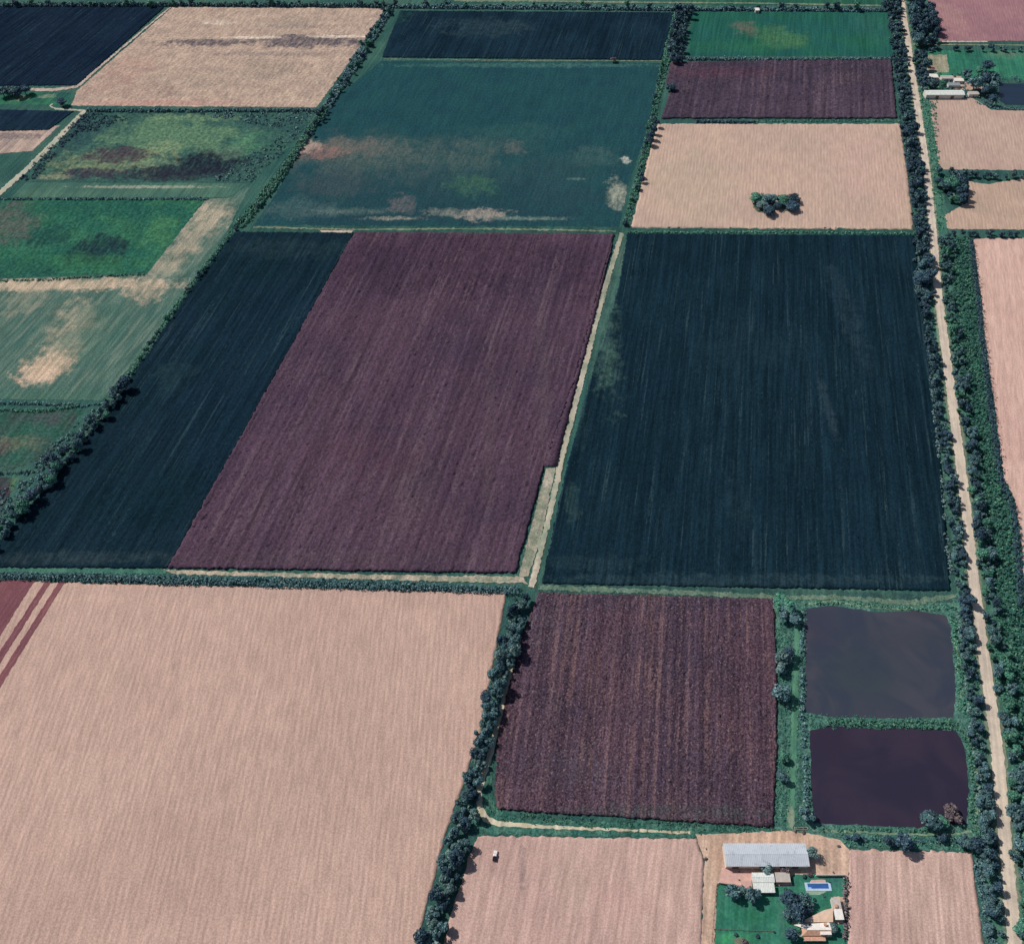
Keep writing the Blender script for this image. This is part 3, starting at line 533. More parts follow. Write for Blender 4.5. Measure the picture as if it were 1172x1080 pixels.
T(906, 1071, 8, 'dark', 'dark round tree on the lawn southwest of the white house')
T(955, 1062, 6, 'grey', 'grey-green tree between the white house and the east fence', hf=.9)
T(914.5, 1063, 4.5, 'green', 'small olive-green tree at the west corner of the white house', hf=.8)
T(1066, 938, 12, 'teal', 'green rounded tree on the south bank of the lower pond', hf=.9)
T(1091, 929, 10, 'bare', 'reddish half-bare tree on the bank at the corner of the lower pond', hf=.8)
T(1078, 941, 7, 'green', 'small green tree between the round tree and the reddish tree at the lower pond', hf=.8)
T(1032, 964, 10, 'dark', 'very dark large tree on the ditch south of the lower pond', hf=1.1)
T(1016, 962, 6, 'dark', 'smaller dark tree just left of the very dark tree south of the lower pond')
T(1078, 959, 5, 'dark', 'small dark tree between the ditch and the southeastern stubble field')
T(1104, 963, 8, 'teal', 'first of the corner trees at the top right of the southeastern stubble field')
T(1117, 966, 9.5, 'dark', 'large corner tree where the ditch meets the roadside windbreak')
T(1124, 975, 8, 'teal', 'southernmost corner tree above the strip beside the southeastern field')
T(980, 959, 5, 'dark', 'small dark tree on the ditch above the left corner of the southeastern field')
T(897, 694, 13, 'green', 'pale green spreading tree at the top of the grass strip beside the speckled field', hf=.7)
T(902, 704, 10.5, 'teal', 'darker round tree just below the pale spreading tree at the top of the grass strip', hf=.75)
T(895, 755, 9.5, 'grey', 'upper of two pale green trees halfway down the grass strip by the upper pond', hf=.9)
T(903, 749, 8, 'dark', 'dark tree behind the upper pale tree on the grass strip', hf=.8)
T(894, 768, 7, 'grey', 'low pale tree below the upper pair on the grass strip')
T(894.5, 794, 9.5, 'teal', 'lone round teal tree on the grass strip beside the lower end of the upper pond', hf=.9)
T(896, 888, 7, 'teal', 'small round tree low on the grass strip beside the lower pond', hf=.9)
T(897, 868, 5.5, 'green', 'smallest green tree on the grass strip, beside the lower pond')
T(923.5, 932, 8.5, 'teal', 'dark tree at the bottom left corner of the lower pond')
for k, (x, y, r, kd, lb) in enumerate((
    (866, 227, 7, 'green', 'upper left tree of the clump standing in the northern stubble field'), (880, 228, 7.5, 'teal', 'top middle tree of the clump in the northern stubble field'),
    (872, 236, 6, 'grey', 'pale grey tree in the heart of the clump in the northern stubble field'), (880, 242, 6.5, 'dark', 'lowest dark tree of the clump in the northern stubble field'),
    (896, 230, 7, 'green', 'bright green tree in the right half of the clump in the northern stubble field'), (908, 228, 6.5, 'dark', 'upper right dark tree of the clump in the northern stubble field'),
    (906, 237, 6, 'dark', 'lower right tree of the clump in the northern stubble field'), (890, 237, 5, 'dark', 'small dark tree in the middle gap of the clump in the northern stubble field'))): T(x, y, r*1.22, kd, lb, hf=.5)
for k, (x, y, lb) in enumerate(((751, 142, 'topmost'), (748, 149, 'second from the top'), (746, 156, 'third from the top'), (743.5, 162, 'lowest'))):
    T(x, y, 4.6, 'dark', lb+' of four dark trees in column on the northern stubble edge', hf=1)
T(735, 206, 3.4, 'dark', 'single small dark tree halfway down the left edge of the northern stubble field')
T(768, 101, 6, 'dark', 'dark flat tree jutting into the left side of the northern maroon field', hf=.6)
T(702, 69, 4, 'bare', 'tiny brown tree on the border line under the far dark field', hf=.6)
for x, y, r, kd, lb in ((1116, 97, 8, 'teal', 'grey-teal tree right behind the far farm buildings'), (1126, 92, 8, 'dark', 'dark tree northeast of the far farm buildings, left of the blue pond'), (1130, 77, 6, 'dark', 'northernmost dark tree above the far farm'),
    (1106, 86, 6, 'teal', 'tree at the east end of the upper white building of the far farm'), (1121, 82, 6, 'green', 'light tree north of the far farmyard'), (1134, 100, 7, 'teal', 'tree between the far farmyard and the blue pond'),
    (1128, 106, 6, 'dark', 'dark tree at the southeast corner of the far farmyard'), (1137, 116, 6, 'dark', 'dark tree at the lower left corner of the blue pond'), (1068, 98, 6, 'teal', 'tree left of the far farm between its two long buildings'),
    (1077, 99, 6, 'green', 'tree in the middle between the two long far farm buildings'), (1139, 90, 6, 'teal', 'tree at the upper left corner of the blue pond')): T(x, y, r, kd, lb, hf=.85)
for x, y, r, kd, lb in ((12, 104, 7, 'grey', 'pale tree at the left edge of the small northwestern farmyard'), (20, 106, 7, 'dark', 'dark tree in the middle of the small northwestern farmyard clump'), (28, 104, 6, 'dark', 'right dark tree of the small northwestern farmyard clump'), (3, 106, 7, 'teal', 'leftmost tree cut by the picture edge at the northwestern farmyard'), (71, 118, 5, 'dark', 'dark low tree at the bottom left corner of the straw field')): T(x, y, r, kd, lb, hf=.7)
# cut to the 300 that show largest, the rest one mass
rest = []
vis = []
for t in TREES:
    d = t[0]; dep = d[1]*CP + CAMH*SP; sx = 586 + d[0]*F/dep; sy = 540 - (d[1]*SP - CAMH*CP)*F/dep
    inside = -8 < sx < 1180 and -8 < sy < 1090
    (vis if inside else rest).append(t)
vis.sort(key=lambda t: (not t[6], -t[7]))
rest += vis[298:]; vis = vis[:298]
for kd in LM:
    if kd != 'brush':
        KIND[kd] = make_kind(kd, 2, core=.0 if kd == 'bare' else .66, nl=800) + make_kind(kd, 1, nb=7, nl=620, core=.5, leaf=.7, h1=6.2) + make_kind(kd, 2, nb=17, nl=950, core=.5, leaf=.5, h1=7.8)
nl = 0
CW = dict(teal='blue-green', dark='dark', green='fresh green', grey='pale grey-green', bare='reddish')
for (loc, s, sz, kd, lb, grp, forced, rp, cat, side, rel) in vis:
    if isinstance(lb, tuple):
        dep = loc[1]*CP + CAMH*SP; sy = 540 - (loc[1]*SP - CAMH*CP)*F/dep
        seg = next(q for ym, q in lb[1] if sy < ym)
        lb = ('large ' if rel > 1.08 else 'small ' if rel < .9 else '') + CW[kd] + ' ' + lb[0] + side + ', ' + seg
    me, tm = KIND[kd][random.randrange(5)]
    t = thing('tree', lb, cat, loc, random.uniform(0, 6.28), grp); t.scale = (s*random.uniform(.85, 1.18), s*random.uniform(.85, 1.18), sz)
    link('trunk', tm, None, t); link('crown', me, None, t)
# mass of the far, small trees
LOW = {kd: [crown_np(3.0, 1.2, 7.2, 8, 170, 1.15, .75) for _ in range(4)] for kd in KIND}
VV = []; Q4 = []; Q3 = []; M4 = []; M3 = []; base = 0; kl = list(KIND)
for (loc, s, sz, kd, *_r) in rest:
    V, (f4, f3) = LOW[kd][random.randrange(4)]
    a = random.uniform(0, 6.28); ca, sa = math.cos(a), math.sin(a)
    X = (V[:, 0]*ca - V[:, 1]*sa)*s + loc[0]; Y = (V[:, 0]*sa + V[:, 1]*ca)*s + loc[1]; Z = V[:, 2]*sz
    VV.append(np.stack([X, Y, Z], 1)); Q4.append(f4+base); Q3.append(f3+base); M4.append(np.full(len(f4), kl.index(kd))); M3.append(np.full(len(f3), kl.index(kd))); base += len(V)
me = mesh_np('far_trees', np.concatenate(VV), [np.concatenate(Q4), np.concatenate(Q3)])
for kd in kl: me.materials.append(LM[kd])
me.polygons.foreach_set('material_index', np.concatenate([np.concatenate(M4), np.concatenate(M3)]).astype(np.int32)); me.update()
link('far_trees', me, None, kind='stuff', label='mass of small distant trees in the far rows along road and field borders', category='trees')

# ------------------------------------------------------------------ brush, hedges, shrubs
def inside(P, poly):
    x, y = P[:, 0], P[:, 1]; r = np.zeros(len(P), bool); k = len(poly)
    for i in range(k):
        x0, y0 = poly[i][:2]; x1, y1 = poly[(i+1) % k][:2]
        with np.errstate(divide='ignore', invalid='ignore'): r ^= ((y0 > y) != (y1 > y)) & (x < (x1-x0)*(y-y0)/(y1-y0+1e-9)+x0)
    return r
def clumps(P, rad, hgt, nl, leaf):
    """P (n,2) clump centres -> leafy mounds"""
    n_ = len(P); d = rng.normal(0, 1, (n_, nl, 3)); d[..., 2] = np.abs(d[..., 2]); d /= np.linalg.norm(d, axis=2)[..., None]
    r = rad*rng.uniform(.6, 1.35, (n_, 1, 1)); h = hgt*rng.uniform(.5, 1.35, (n_, 1, 1))
    Q = d*np.concatenate([r, r, h], 2)*rng.uniform(.8, 1.08, (n_, nl, 1)); Q[..., 0] += P[:, None, 0]; Q[..., 1] += P[:, None, 1]
    N = (d + rng.normal(0, .4, d.shape) + np.array([0, 0, .25])).reshape(-1, 3)
    return leaves(Q.reshape(-1, 3), N, rng.uniform(.7, 1.3, n_*nl)*leaf)
def brush(name, label, px, dens, rad, hgt, mat, nl=12, leaf=.8, cat='brush', per=None):
    G = WP(px)[:, :2]; lo, hi = G.min(0), G.max(0); n_ = int(dens*(hi-lo).prod())
    P = rng.uniform(lo, hi, (n_, 2)); P = P[inside(P, G)]
    V, Fq = clumps(P, rad, hgt, nl, leaf)
    return link(name, mesh_np(name, V, Fq), LM[mat], kind='stuff', label=label, category=cat)
def hedge(label, px, width, hgt, mat='green', gap=0.0, leaf=.75, dens=1.0):
    Q, L = resample(WP(px, hgt*.6), 1.6/dens); T = np.gradient(Q[:, :2], axis=0); T /= np.linalg.norm(T, axis=1)[:, None]; N = np.stack([T[:, 1], -T[:, 0]], 1)
    nc = max(1, int(width/1.6)); Ps = []
    mod = np.interp(np.arange(len(Q)), np.arange(0, len(Q)+9, 6), rng.uniform(.55, 1.25, len(np.arange(0, len(Q)+9, 6))))
    for c in range(nc):
        off = ((c+.5)/nc-.5)*width*mod
        keep = rng.uniform(0, 1, len(Q)) > gap
        Ps.append((Q[:, :2] + N*(off + rng.normal(0, .35, len(Q)))[:, None] + T*rng.normal(0, .5, (len(Q), 1)))[keep])
    P = np.concatenate(Ps); V, Fq = clumps(P, 1.35, hgt, 16, leaf)
    return link('hedge', mesh_np('hedge', V, Fq), LM[mat], label=label, category='hedge')
hedge('long low hedge along the top edge of the large pale stubble field', [(-40, 657), (0, 658), (100, 660), (200, 663), (300, 665), (400, 668), (500, 671), (592, 675)], 5.6, 3.2, 'teal')
hedge('hedge on the bank between the upper and the lower pond', [(950, 826), (1000, 827), (1050, 828), (1094, 829)], 3.8, 1.6, 'green')
hedge('scrubby line of bushes on the left bank of both ponds', [(919, 700), (918, 760), (918, 812), (920, 830), (922, 870), (924, 935)], 3.0, 2.2, 'teal', gap=.25)
hedge('low hedge along the top bank of the upper pond', [(920, 690), (960, 689), (1000, 693), (1045, 696), (1092, 694)], 2.2, 1.3, 'green', gap=.3)
hedge('bushy line on the right bank of the upper pond', [(1090, 705), (1096, 740), (1100, 780), (1101, 812)], 3.4, 1.7, 'green', gap=.15)
hedge('curved line of bushes on the right bank of the lower pond', [(1102, 835), (1112, 860), (1116, 900), (1113, 940)], 3.2, 1.5, 'green', gap=.15)
hedge('low hedge on the bank between the lower pond and the ditch', [(932, 949), (990, 948), (1050, 950), (1060, 950)], 2.0, 1.1, 'green', gap=.2)
hedge('dark ditch hedge directly north of the southeastern stubble field', [(965, 958), (1000, 960), (1050, 961), (1100, 962)], 2.4, 1.8, 'dark', gap=.3)
hedge('dark hedge along the right side of the lawn and the white house', [(968, 1003), (969, 1030), (969, 1060), (967, 1072)], 2.2, 2.4, 'bare', gap=.1)
hedge('low hedge along the left side of the roadside trees beside the southeastern field', [(1121, 985), (1128, 1030), (1134, 1080), (1142, 1170)], 4.0, 2.0, 'teal')
hedge('scrub line at the foot of the northern green pasture', [(786, 66.5), (860, 67), (940, 67.5), (1024, 66.5)], 4.5, 2.6, 'teal', gap=.2, leaf=1.1)
hedge('dark bushes between the northern maroon field and the stubble field', [(798, 138.5), (862, 139)], 4, 2.4, 'dark', gap=.1, leaf=1.0)
hedge('low green line between the northern stubble field and the maroon field, right half', [(862, 138.5), (1030, 138)], 2.2, 1.0, 'green', gap=.5, leaf=1.0)
hedge('long low hedge under the northern teal field and stubble field', [(720, 265.5), (820, 265.5), (900, 265), (1046, 267)], 3.0, 1.4, 'green', gap=.15, leaf=.9)
hedge('upper of two thin hedges under the mixed pale pasture at the left edge', [(-30, 460), (40, 461), (96, 463), (118, 461)], 3, 2.0, 'teal', gap=.1)
hedge('lower of two thin hedges under the mixed pale pasture at the left edge', [(-30, 467), (30, 469), (50, 469), (88, 464)], 3, 2.2, 'green', gap=.1)
hedge('short dark hedge in the scrub at the left edge of the picture', [(-30, 542), (0, 541), (34, 539)], 3, 2.4, 'teal', gap=.05)
hedge('thin dark hedge between the grass strip and the bright green pasture', [(-30, 227.5), (60, 227), (236, 227)], 3, 1.7, 'teal', gap=.2, leaf=1)
hedge('thin hedge below the bright green pasture', [(-30, 322), (60, 319), (120, 315), (168, 313.5)], 2, 1.3, 'green', gap=.3, leaf=.9)
hedge('long hedge along the bottom of the straw field', [(100, 125.5), (200, 126), (364, 125.5)], 4, 2.4, 'teal', gap=.25, leaf=1.2)
hedge('bushy hedge along the top of the picture above the straw field', [(-30, 5), (200, 4.5), (450, 6)], 6, 3.4, 'teal', gap=.15, leaf=1.4)
hedge('bushy hedge along the top of the far dark field and green pasture', [(450, 7), (620, 8), (780, 10), (900, 10), (1020, 11)], 6, 2.8, 'teal', gap=.2, leaf=1.4)
hedge('green border hedge between the teal field and the fields to its right', [(764, 66), (752, 112), (744, 150), (732, 200), (716, 256)], 6, 1.4, 'green', gap=.45, leaf=1)
hedge('green border bushes between the far dark field and the dark tree block', [(775, 14), (769, 40), (761, 68)], 7, 1.6, 'green', gap=.3, leaf=1.2)
hedge('broad bushy hedge between the straw field and the teal field', [(446, 10), (425, 42), (398, 84), (374, 122)], 10, 2.2, 'teal', gap=.3, leaf=1.2)
hedge('broad bushy hedge between the marshy field and the teal field', [(370, 126), (350, 155), (322, 198), (290, 238), (272, 258)], 9, 2.2, 'green', gap=.3, leaf=1.1)
hedge('low hedge along the upper left edge of the dark western crop field', [(268, 262), (232, 308), (200, 352), (168, 400), (138, 440)], 4.5, 1.7, 'green', gap=.15)
hedge('ragged hedge, coloured dark as shade, along the eastern edge of the brush belt', [(1111, 274), (1120, 339), (1125, 396), (1134, 462), (1145, 546), (1157, 572), (1165, 612), (1169, 690)], 3.4, 5.0, 'dark', gap=.05)  # dark foliage paints in the shadow line; extra height deepens the cast shade
hedge('low dark hedge between the blue pond and the eastern stubble field', [(1126, 118), (1140, 123), (1185, 125)], 4, 1.8, 'teal', gap=.2, leaf=1)
hedge('pale green hedge between the dark crop field and its roadside trees', [(1050, 275), (1056, 340), (1063, 400), (1069, 470), (1079, 560), (1088, 655)], 3.0, 1.3, 'grey', gap=.35)
hedge('pale green hedge between the ponds and the roadside trees', [(1098, 700), (1104, 760), (1110, 810), (1118, 870), (1122, 940)], 2.6, 1.3, 'grey', gap=.3)
brush('brush', 'dense green brush belt between the road trees and the bare pink field', [(1094, 272), (1111, 274), (1121, 345), (1125, 396), (1134, 462), (1146, 547), (1158, 572), (1166, 612), (1172, 700), (1200, 760), (1200, 1120), (1182, 1080), (1166, 900), (1152, 760), (1140, 690), (1124, 600), (1108, 480), (1098, 400), (1090, 330)], .42, 1.5, 2.0, 'brush', 14, .95)
brush('brush', 'grassy weeds on the verge between the dirt road and the near end of the roadside windbreak', [(1146, 700), (1150, 760), (1166, 900), (1180, 1080), (1172, 1090), (1158, 900), (1144, 780), (1130, 700)], .35, 1.0, 1.0, 'brush', 10, .7)
brush('brush', 'weeds on the grass strip between the speckled field and the ponds', [(887, 690), (908, 690), (906, 800), (902, 940), (886, 946), (890, 800)], .4, .9, .8, 'brush', 8, .55)
brush('brush', 'green weeds along the bottom of the speckled maroon field', [(566, 918), (584, 930), (700, 938), (884, 944), (900, 950), (790, 954), (640, 945), (575, 940), (556, 925)], .35, .8, .6, 'brush', 8, .55)
brush('brush', 'green weeds on the banks right of the two ponds', [(1094, 700), (1112, 700), (1128, 860), (1136, 960), (1110, 968), (1122, 900), (1108, 820)], .45, 1.0, 1.0, 'brush', 10, .65)
brush('brush', 'weeds along the ditch south of the lower pond', [(960, 955), (1110, 956), (1110, 972), (970, 968)], .4, .9, .8, 'brush', 8, .6)
brush('brush', 'scrub west of the tree belt at the left edge of the picture', [(-40, 582), (14, 556), (60, 508), (108, 468), (120, 468), (70, 526), (0, 602), (-40, 625)], .12, 1.3, 1.1, 'teal', 12, .85)
brush('brush', 'scattered scrub and reeds in the marshy field', [(96, 128), (150, 135), (80, 160), (40, 205), (20, 208)], .10, 1.6, 1.2, 'dark', 10, 1.0)
brush('brush', 'reeds and bushes on the right side of the marshy field', [(220, 130), (362, 128), (343, 157), (288, 208), (240, 208), (330, 150)], .05, 1.8, 1.2, 'teal', 10, 1.1)
brush('brush', 'weeds around the far farm and the blue pond', [(1058, 86), (1060, 112), (1106, 114), (1130, 122), (1142, 124), (1143, 95), (1190, 93), (1190, 88), (1100, 84)], .06, 1.6, 1.4, 'teal', 10, 1.0)
brush('brush', 'weeds on the eastern verge of the far stretch of the dirt road', [(1044, 60), (1052, 60), (1072, 110), (1076, 195), (1080, 262), (1072, 262), (1060, 160), (1052, 110)], .12, 1.1, .9, 'green', 8, .9)
brush('brush', 'low tufts on the grassy banks left of the two ponds', [(914, 696), (924, 692), (922, 820), (928, 900), (932, 948), (910, 950), (912, 820)], .35, .8, .6, 'brush', 8, .5)
brush('brush', 'low tufts along the bank between the two ponds', [(922, 817), (1094, 822), (1096, 834), (926, 834)], .35, .8, .6, 'brush', 8, .5)
brush('brush', 'tufts along the banded verge above the speckled field and the ponds', [(612, 672), (1090, 684), (1092, 697), (1000, 696), (900, 690), (614, 678)], .22, .7, .5, 'green', 7, .5)
brush('brush', 'low undergrowth joining the trees of the clump in the northern stubble field', [(860, 226), (872, 222), (888, 228), (900, 223), (914, 228), (914, 240), (900, 241), (888, 240), (880, 248), (868, 243), (860, 236)], .16, 1.8, 1.6, 'brush', 12, 1.0)
# shrubs
V, Fc = crown_np(1.5, .1, 2.0, 6, 240, .42, .7); 
SHR = []
for kd in ('green', 'teal', 'dark', 'bare'):
    V, Fc = crown_np(1.5, .1, 2.0, 6, 240, .42, .7); me = mesh_np('shrub', V, Fc); me.materials.append(LM[kd]); SHR.append(me)
def shrub(px, py, rpx, kd, label, group=None):
    p = W(px, py, .8); s = rpx*mpp(py)/1.5
    o = link('shrub', SHR[('green', 'teal', 'dark', 'bare').index(kd)], None, None, (p[0], p[1], 0), label=label, category='shrub'); o.scale = (s, s, s); o.rotation_euler = (0, 0, random.uniform(0, 6))
    if group: o['group'] = group
for x, y, r, kd, lb in ((842, 1069, 2.6, 'dark', 'left one of two small dark shrubs at the bottom of the lawn'), (868, 1071, 2.8, 'dark', 'right one of two small dark shrubs at the bottom of the lawn'),
    (887, 1066, 1.8, 'dark', 'tiny dark shrub at the east end of the low lawn fence'), (949, 1009.5, 1.6, 'dark', 'tiny dark shrub at the top right corner of the swimming pool'),
    (933, 1029, 2.4, 'dark', 'dark shrub below the swimming pool'), (943, 1024.5, 1.9, 'teal', 'small shrub just right below the swimming pool'),
    (927, 1002, 3.4, 'bare', 'brownish shrub at the left end of the pale yard wall'), (921, 1003.5, 3, 'dark', 'dark shrub left of the swimming pool terrace'),
    (936, 1065, 0.1, 'green', None), (808, 983, 2.4, 'bare', 'small brown weed shrub beside the farm driveway'), (809, 971, 1.2, 'bare', 'tiny weed tuft at the top of the farm driveway'),
    (851, 1078, 4, 'bare', 'reddish brown bush at the bottom edge of the lawn'), (822, 1012, 1.6, 'bare', 'tiny bush at the outer corner of the pink courtyard wall'),
    (919, 952, 2.4, 'bare', 'brown bush beside the pond bank north of the farmyard'), (911, 951, 2, 'bare', 'small brown bush left of the one on the pond bank'),
    (960, 967, 2, 'bare', 'brown bush in the dirt yard right of the shed'), (955, 998, 1.6, 'bare', 'small brown bush just above the pale yard wall')):
    if lb: shrub(x, y, r, kd, lb)

# ------------------------------------------------------------------ buildings
def plain(name, c, rough=.8, spec=.2, var=.1, sc=.6, ribs=None, metal=0, dirt=None):
    n = NT(name, rough, spec); n.b.inputs['Metallic'].default_value = metal
    f, _ = n.noise(n.P, sc, 4, .6); cc = n.mix(1.0, col(c), n.gray(n.rng(f, .3, .7, 1-var, 1+var)), 'MULTIPLY')
    if dirt:
        g, _ = n.noise(n.P, .35, 5, .65, .5); cc = n.mix(n.rng(g, .52, .7, 0, .7), cc, col(dirt))
    if ribs:
        ax, wd = ribs
        wv = n.n('ShaderNodeTexWave', wave_type='BANDS', bands_direction=ax, wave_profile='SIN'); n.put(wv.inputs[0], n.P); wv.inputs['Scale'].default_value = .3142/wd
        cc = n.mix(1.0, cc, n.gray(n.rng(wv.outputs[1], 0, 1, .9, 1.04)), 'MULTIPLY'); n.bump(wv.outputs[1], .4, .08)
    return n.out(cc)
MB_ = dict(
    zinc=plain('zinc_roof', (200, 204, 212), .55, .3, .06, .25, ('X', .9), dirt=(160, 160, 170)), white=plain('white_roof', (232, 232, 226), .7, dirt=(190, 188, 180), ribs=('X', .8)),
    flat=plain('white_slab', (242, 232, 224), .8, dirt=(206, 186, 172)), beige=plain('beige_roof', (196, 184, 176), .8, dirt=(170, 160, 150)), terra=plain('terracotta', (214, 164, 140), .8, var=.16, sc=1.2, ribs=('X', .45), dirt=(226, 196, 174)),
    salmon=plain('salmon_terrace', (226, 192, 168), .85, var=.1), wall=plain('plaster', (222, 210, 200), .85), dark=plain('dark_opening', (36, 34, 40), .5), glass=plain('window_glass', (42, 56, 70), .1, .6),
    wood=plain('fence_wood', (120, 100, 90), .9), water=plain('pool_water', (58, 98, 162), .12, .5, .12, .5), coping=plain('pool_coping', (184, 204, 226), .5), blue=plain('pool_step', (140, 186, 232), .4),
    pave=plain('pink_paving', (212, 168, 158), .9, var=.08, dirt=(190, 148, 136)), green=plain('faded_green', (150, 170, 150), .8), grey=plain('grey_tin', (150, 154, 160), .6, ribs=('X', .8), dirt=(110, 106, 108)),
    rubber=plain('tyre_rubber', (30, 30, 32), .9), paint=plain('white_paint', (238, 226, 226), .35, .5, .02), bed=plain('dark_bed', (34, 26, 30), .8), chrome=plain('lamp_glass', (200, 200, 205), .2, .6))
def rect(x0, y0, x1, y1, z):
    a, b, c, d = W(x0, y0, z), W(x1, y0, z), W(x1, y1, z), W(x0, y1, z)
    return ((a[0]+d[0])/2, (b[0]+c[0])/2, (c[1]+d[1])/2, (a[1]+b[1])/2)      # xmin xmax ymin ymax
def building(name, label, cat, px, eave, rise, roofm, wallm='wall', kind='gable', wins=0, doors=0, over=.35, open_side=False, dpos=(.5,), chimney=False, skirt=None):
    x0, x1, y0, y1 = rect(*px, eave+rise*.3); cx, cy = (x0+x1)/2, (y0+y1)/2; hx, hy = (x1-x0)/2, (y1-y0)/2
    t = thing(name, label, cat, (cx, cy, 0)); wx, wy = hx-over, hy-over
    b = MB()
    if kind == 'gable': b.xprism([(-wy, 0), (wy, 0), (wy, eave-.1), (0, eave-.1+rise*(wy/hy)), (-wy, eave-.1)], -wx, wx)
    elif kind == 'open':                                    # posts only
        for sx in (-1, -.33, .33, 1):
            for sy in (-1, 1): b.box(sx*wx-.12, sx*wx+.12, sy*wy-.12, sy*wy+.12, 0, eave-.1)
        b.box(-wx+.12, wx-.12, wy-.1, wy+.1, 0, eave-.12)
    else: b.box(-wx, wx, -wy, wy, 0, eave-.05)
    b.build('wall', MB_[wallm], t)
    b = MB()
    if kind in ('gable', 'open') and rise > 0:
        th = .14; b.xprism([(-hy, eave), (0, eave+rise), (hy, eave), (hy, eave+th), (0, eave+rise+th), (-hy, eave+th)], -hx, hx)
        rf = b.build('roof', MB_[roofm], t)
        b = MB(); b.xprism([(-.22, eave+rise+th-.03), (0, eave+rise+th+.09), (.22, eave+rise+th-.03)], -hx-.02, hx+.02); b.build('ridge_cap', MB_[roofm], rf)
    elif kind == 'mono':
        b.xprism([(-hy, eave), (hy, eave+rise), (hy, eave+rise+.14), (-hy, eave+.14)], -hx, hx); rf = b.build('roof', MB_[roofm], t)
    else:
        b.box(-hx, hx, -hy, hy, eave-.05, eave+.18); rf = b.build('roof', MB_[roofm], t)
        for (ax0, ax1, ay0, ay1) in ((-hx, hx, -hy, -hy+.18), (-hx, hx, hy-.18, hy), (-hx, -hx+.18, -hy+.18, hy-.18), (hx-.18, hx, -hy+.18, hy-.18)):
            q = MB(); q.box(ax0, ax1, ay0, ay1, eave+.18, eave+.42); q.build('parapet', MB_['wall'], rf)
    for dx in dpos[:doors]:
        q = MB(); xx = -wx + 2*wx*dx; ww = 1.6 if name in ('shed', 'barn') else .5; hh = min(eave-.5, 3.2 if name in ('shed', 'barn') else 2.1)
        q.box(xx-ww, xx+ww, -wy-.05, -wy-.002, 0.02, hh); dr = q.build('door', MB_['wood'], t)
        q = MB(); q.box(xx+ww-.3, xx+ww-.2, -wy-.11, -wy-.052, 1.0, 1.12); q.build('handle', MB_['dark'], dr)
    for i in range(wins):
        xx = -wx + 2*wx*(i+.5)/wins
        if any(abs(xx-(-wx+2*wx*d)) < 2.2 for d in dpos[:doors]): continue
        q = MB(); z0 = eave*.36; z1 = min(eave*.75, z0+1.4)
        q.box(xx-.7, xx+.7, -wy-.06, -wy-.002, z0, z1); fr = q.build('window', MB_['flat'], t)
        q = MB(); q.box(xx-.6, xx+.6, -wy-.08, -wy-.062, z0+.1, z1-.1); q.build('pane', MB_['glass'], fr)
    if chimney:
        q = MB(); q.box(hx*.4, hx*.4+.8, -.2, .6, eave+rise*.5, eave+rise+1.0); q.box(hx*.4-.1, hx*.4+.9, -.3, .7, eave+rise+1.0, eave+rise+1.15); q.build('chimney', MB_['terra'], rf)
    return t
# the near farm
building('shed', 'very long shed with a plain light grey metal roof in the near farmyard', 'shed', (829.5, 964.5, 924.5, 991), 4.8, .9, 'zinc', 'wall', doors=3, dpos=(.12, .5, .85))
building('outbuilding', 'white-roofed outbuilding directly below the middle of the long shed, upper of two', 'outbuilding', (861, 998, 886, 1009.3), 3.0, .5, 'white', 'wall', wins=2)
building('outbuilding', 'white-roofed outbuilding by the lawn, lower of the two white ones, with a bluish tint', 'outbuilding', (862, 1010, 886.5, 1021), 3.0, .4, 'white', 'wall', 'mono', wins=3, doors=1)
building('outbuilding', 'small beige-roofed outbuilding right of the upper white one', 'outbuilding', (887.3, 998, 904.2, 1009), 2.9, .3, 'beige', 'wall', 'mono', doors=1, wins=2)
building('outbuilding', 'low pink-roofed lean-to left of the white outbuildings', 'outbuilding', (848, 1008, 860.5, 1016), 2.5, .2, 'pave', 'wall', 'mono', wins=1)
# pink courtyard with low wall
sheet('courtyard', [(826, 993), (860, 995), (860, 1013), (848, 1013), (823, 1010)], MB_['pave'], 6, 2, .15)
t = thing('courtyard_wall', 'low pale wall closing the pink courtyard against the lawn', 'wall', (0, 0, 0))
a, b_ = W(822, 1010), W(848, 1014)
q = MB(); d = (b_-a)[:2]; L = np.linalg.norm(d); nn = np.array([-d[1], d[0]])/L*.2
q.prism([tuple(a[:2]-nn), tuple(b_[:2]-nn), tuple(b_[:2]+nn), tuple(a[:2]+nn)], 0, 1.9); q.build('wall_body', MB_['flat'], t)
q = MB(); nn = nn*1.5; q.prism([tuple(a[:2]-nn), tuple(b_[:2]-nn), tuple(b_[:2]+nn), tuple(a[:2]+nn)], 1.9, 2.0); q.build('coping', MB_['pave'], t)
t = thing('garden_wall', 'pale straight wall between the dirt yard and the pool garden', 'wall', (0, 0, 0))
x0, x1, y0, y1 = rect(934, 1000, 968, 1001.4, 1.5); q = MB(); q.box(x0, x1, y0, y0+.35, 0, 2.2); q.build('wall_body', MB_['flat'], t)
q = MB(); q.box(x0-.05, x1+.05, y0-.06, y0+.41, 2.2, 2.3); q.build('coping', MB_['beige'], t)
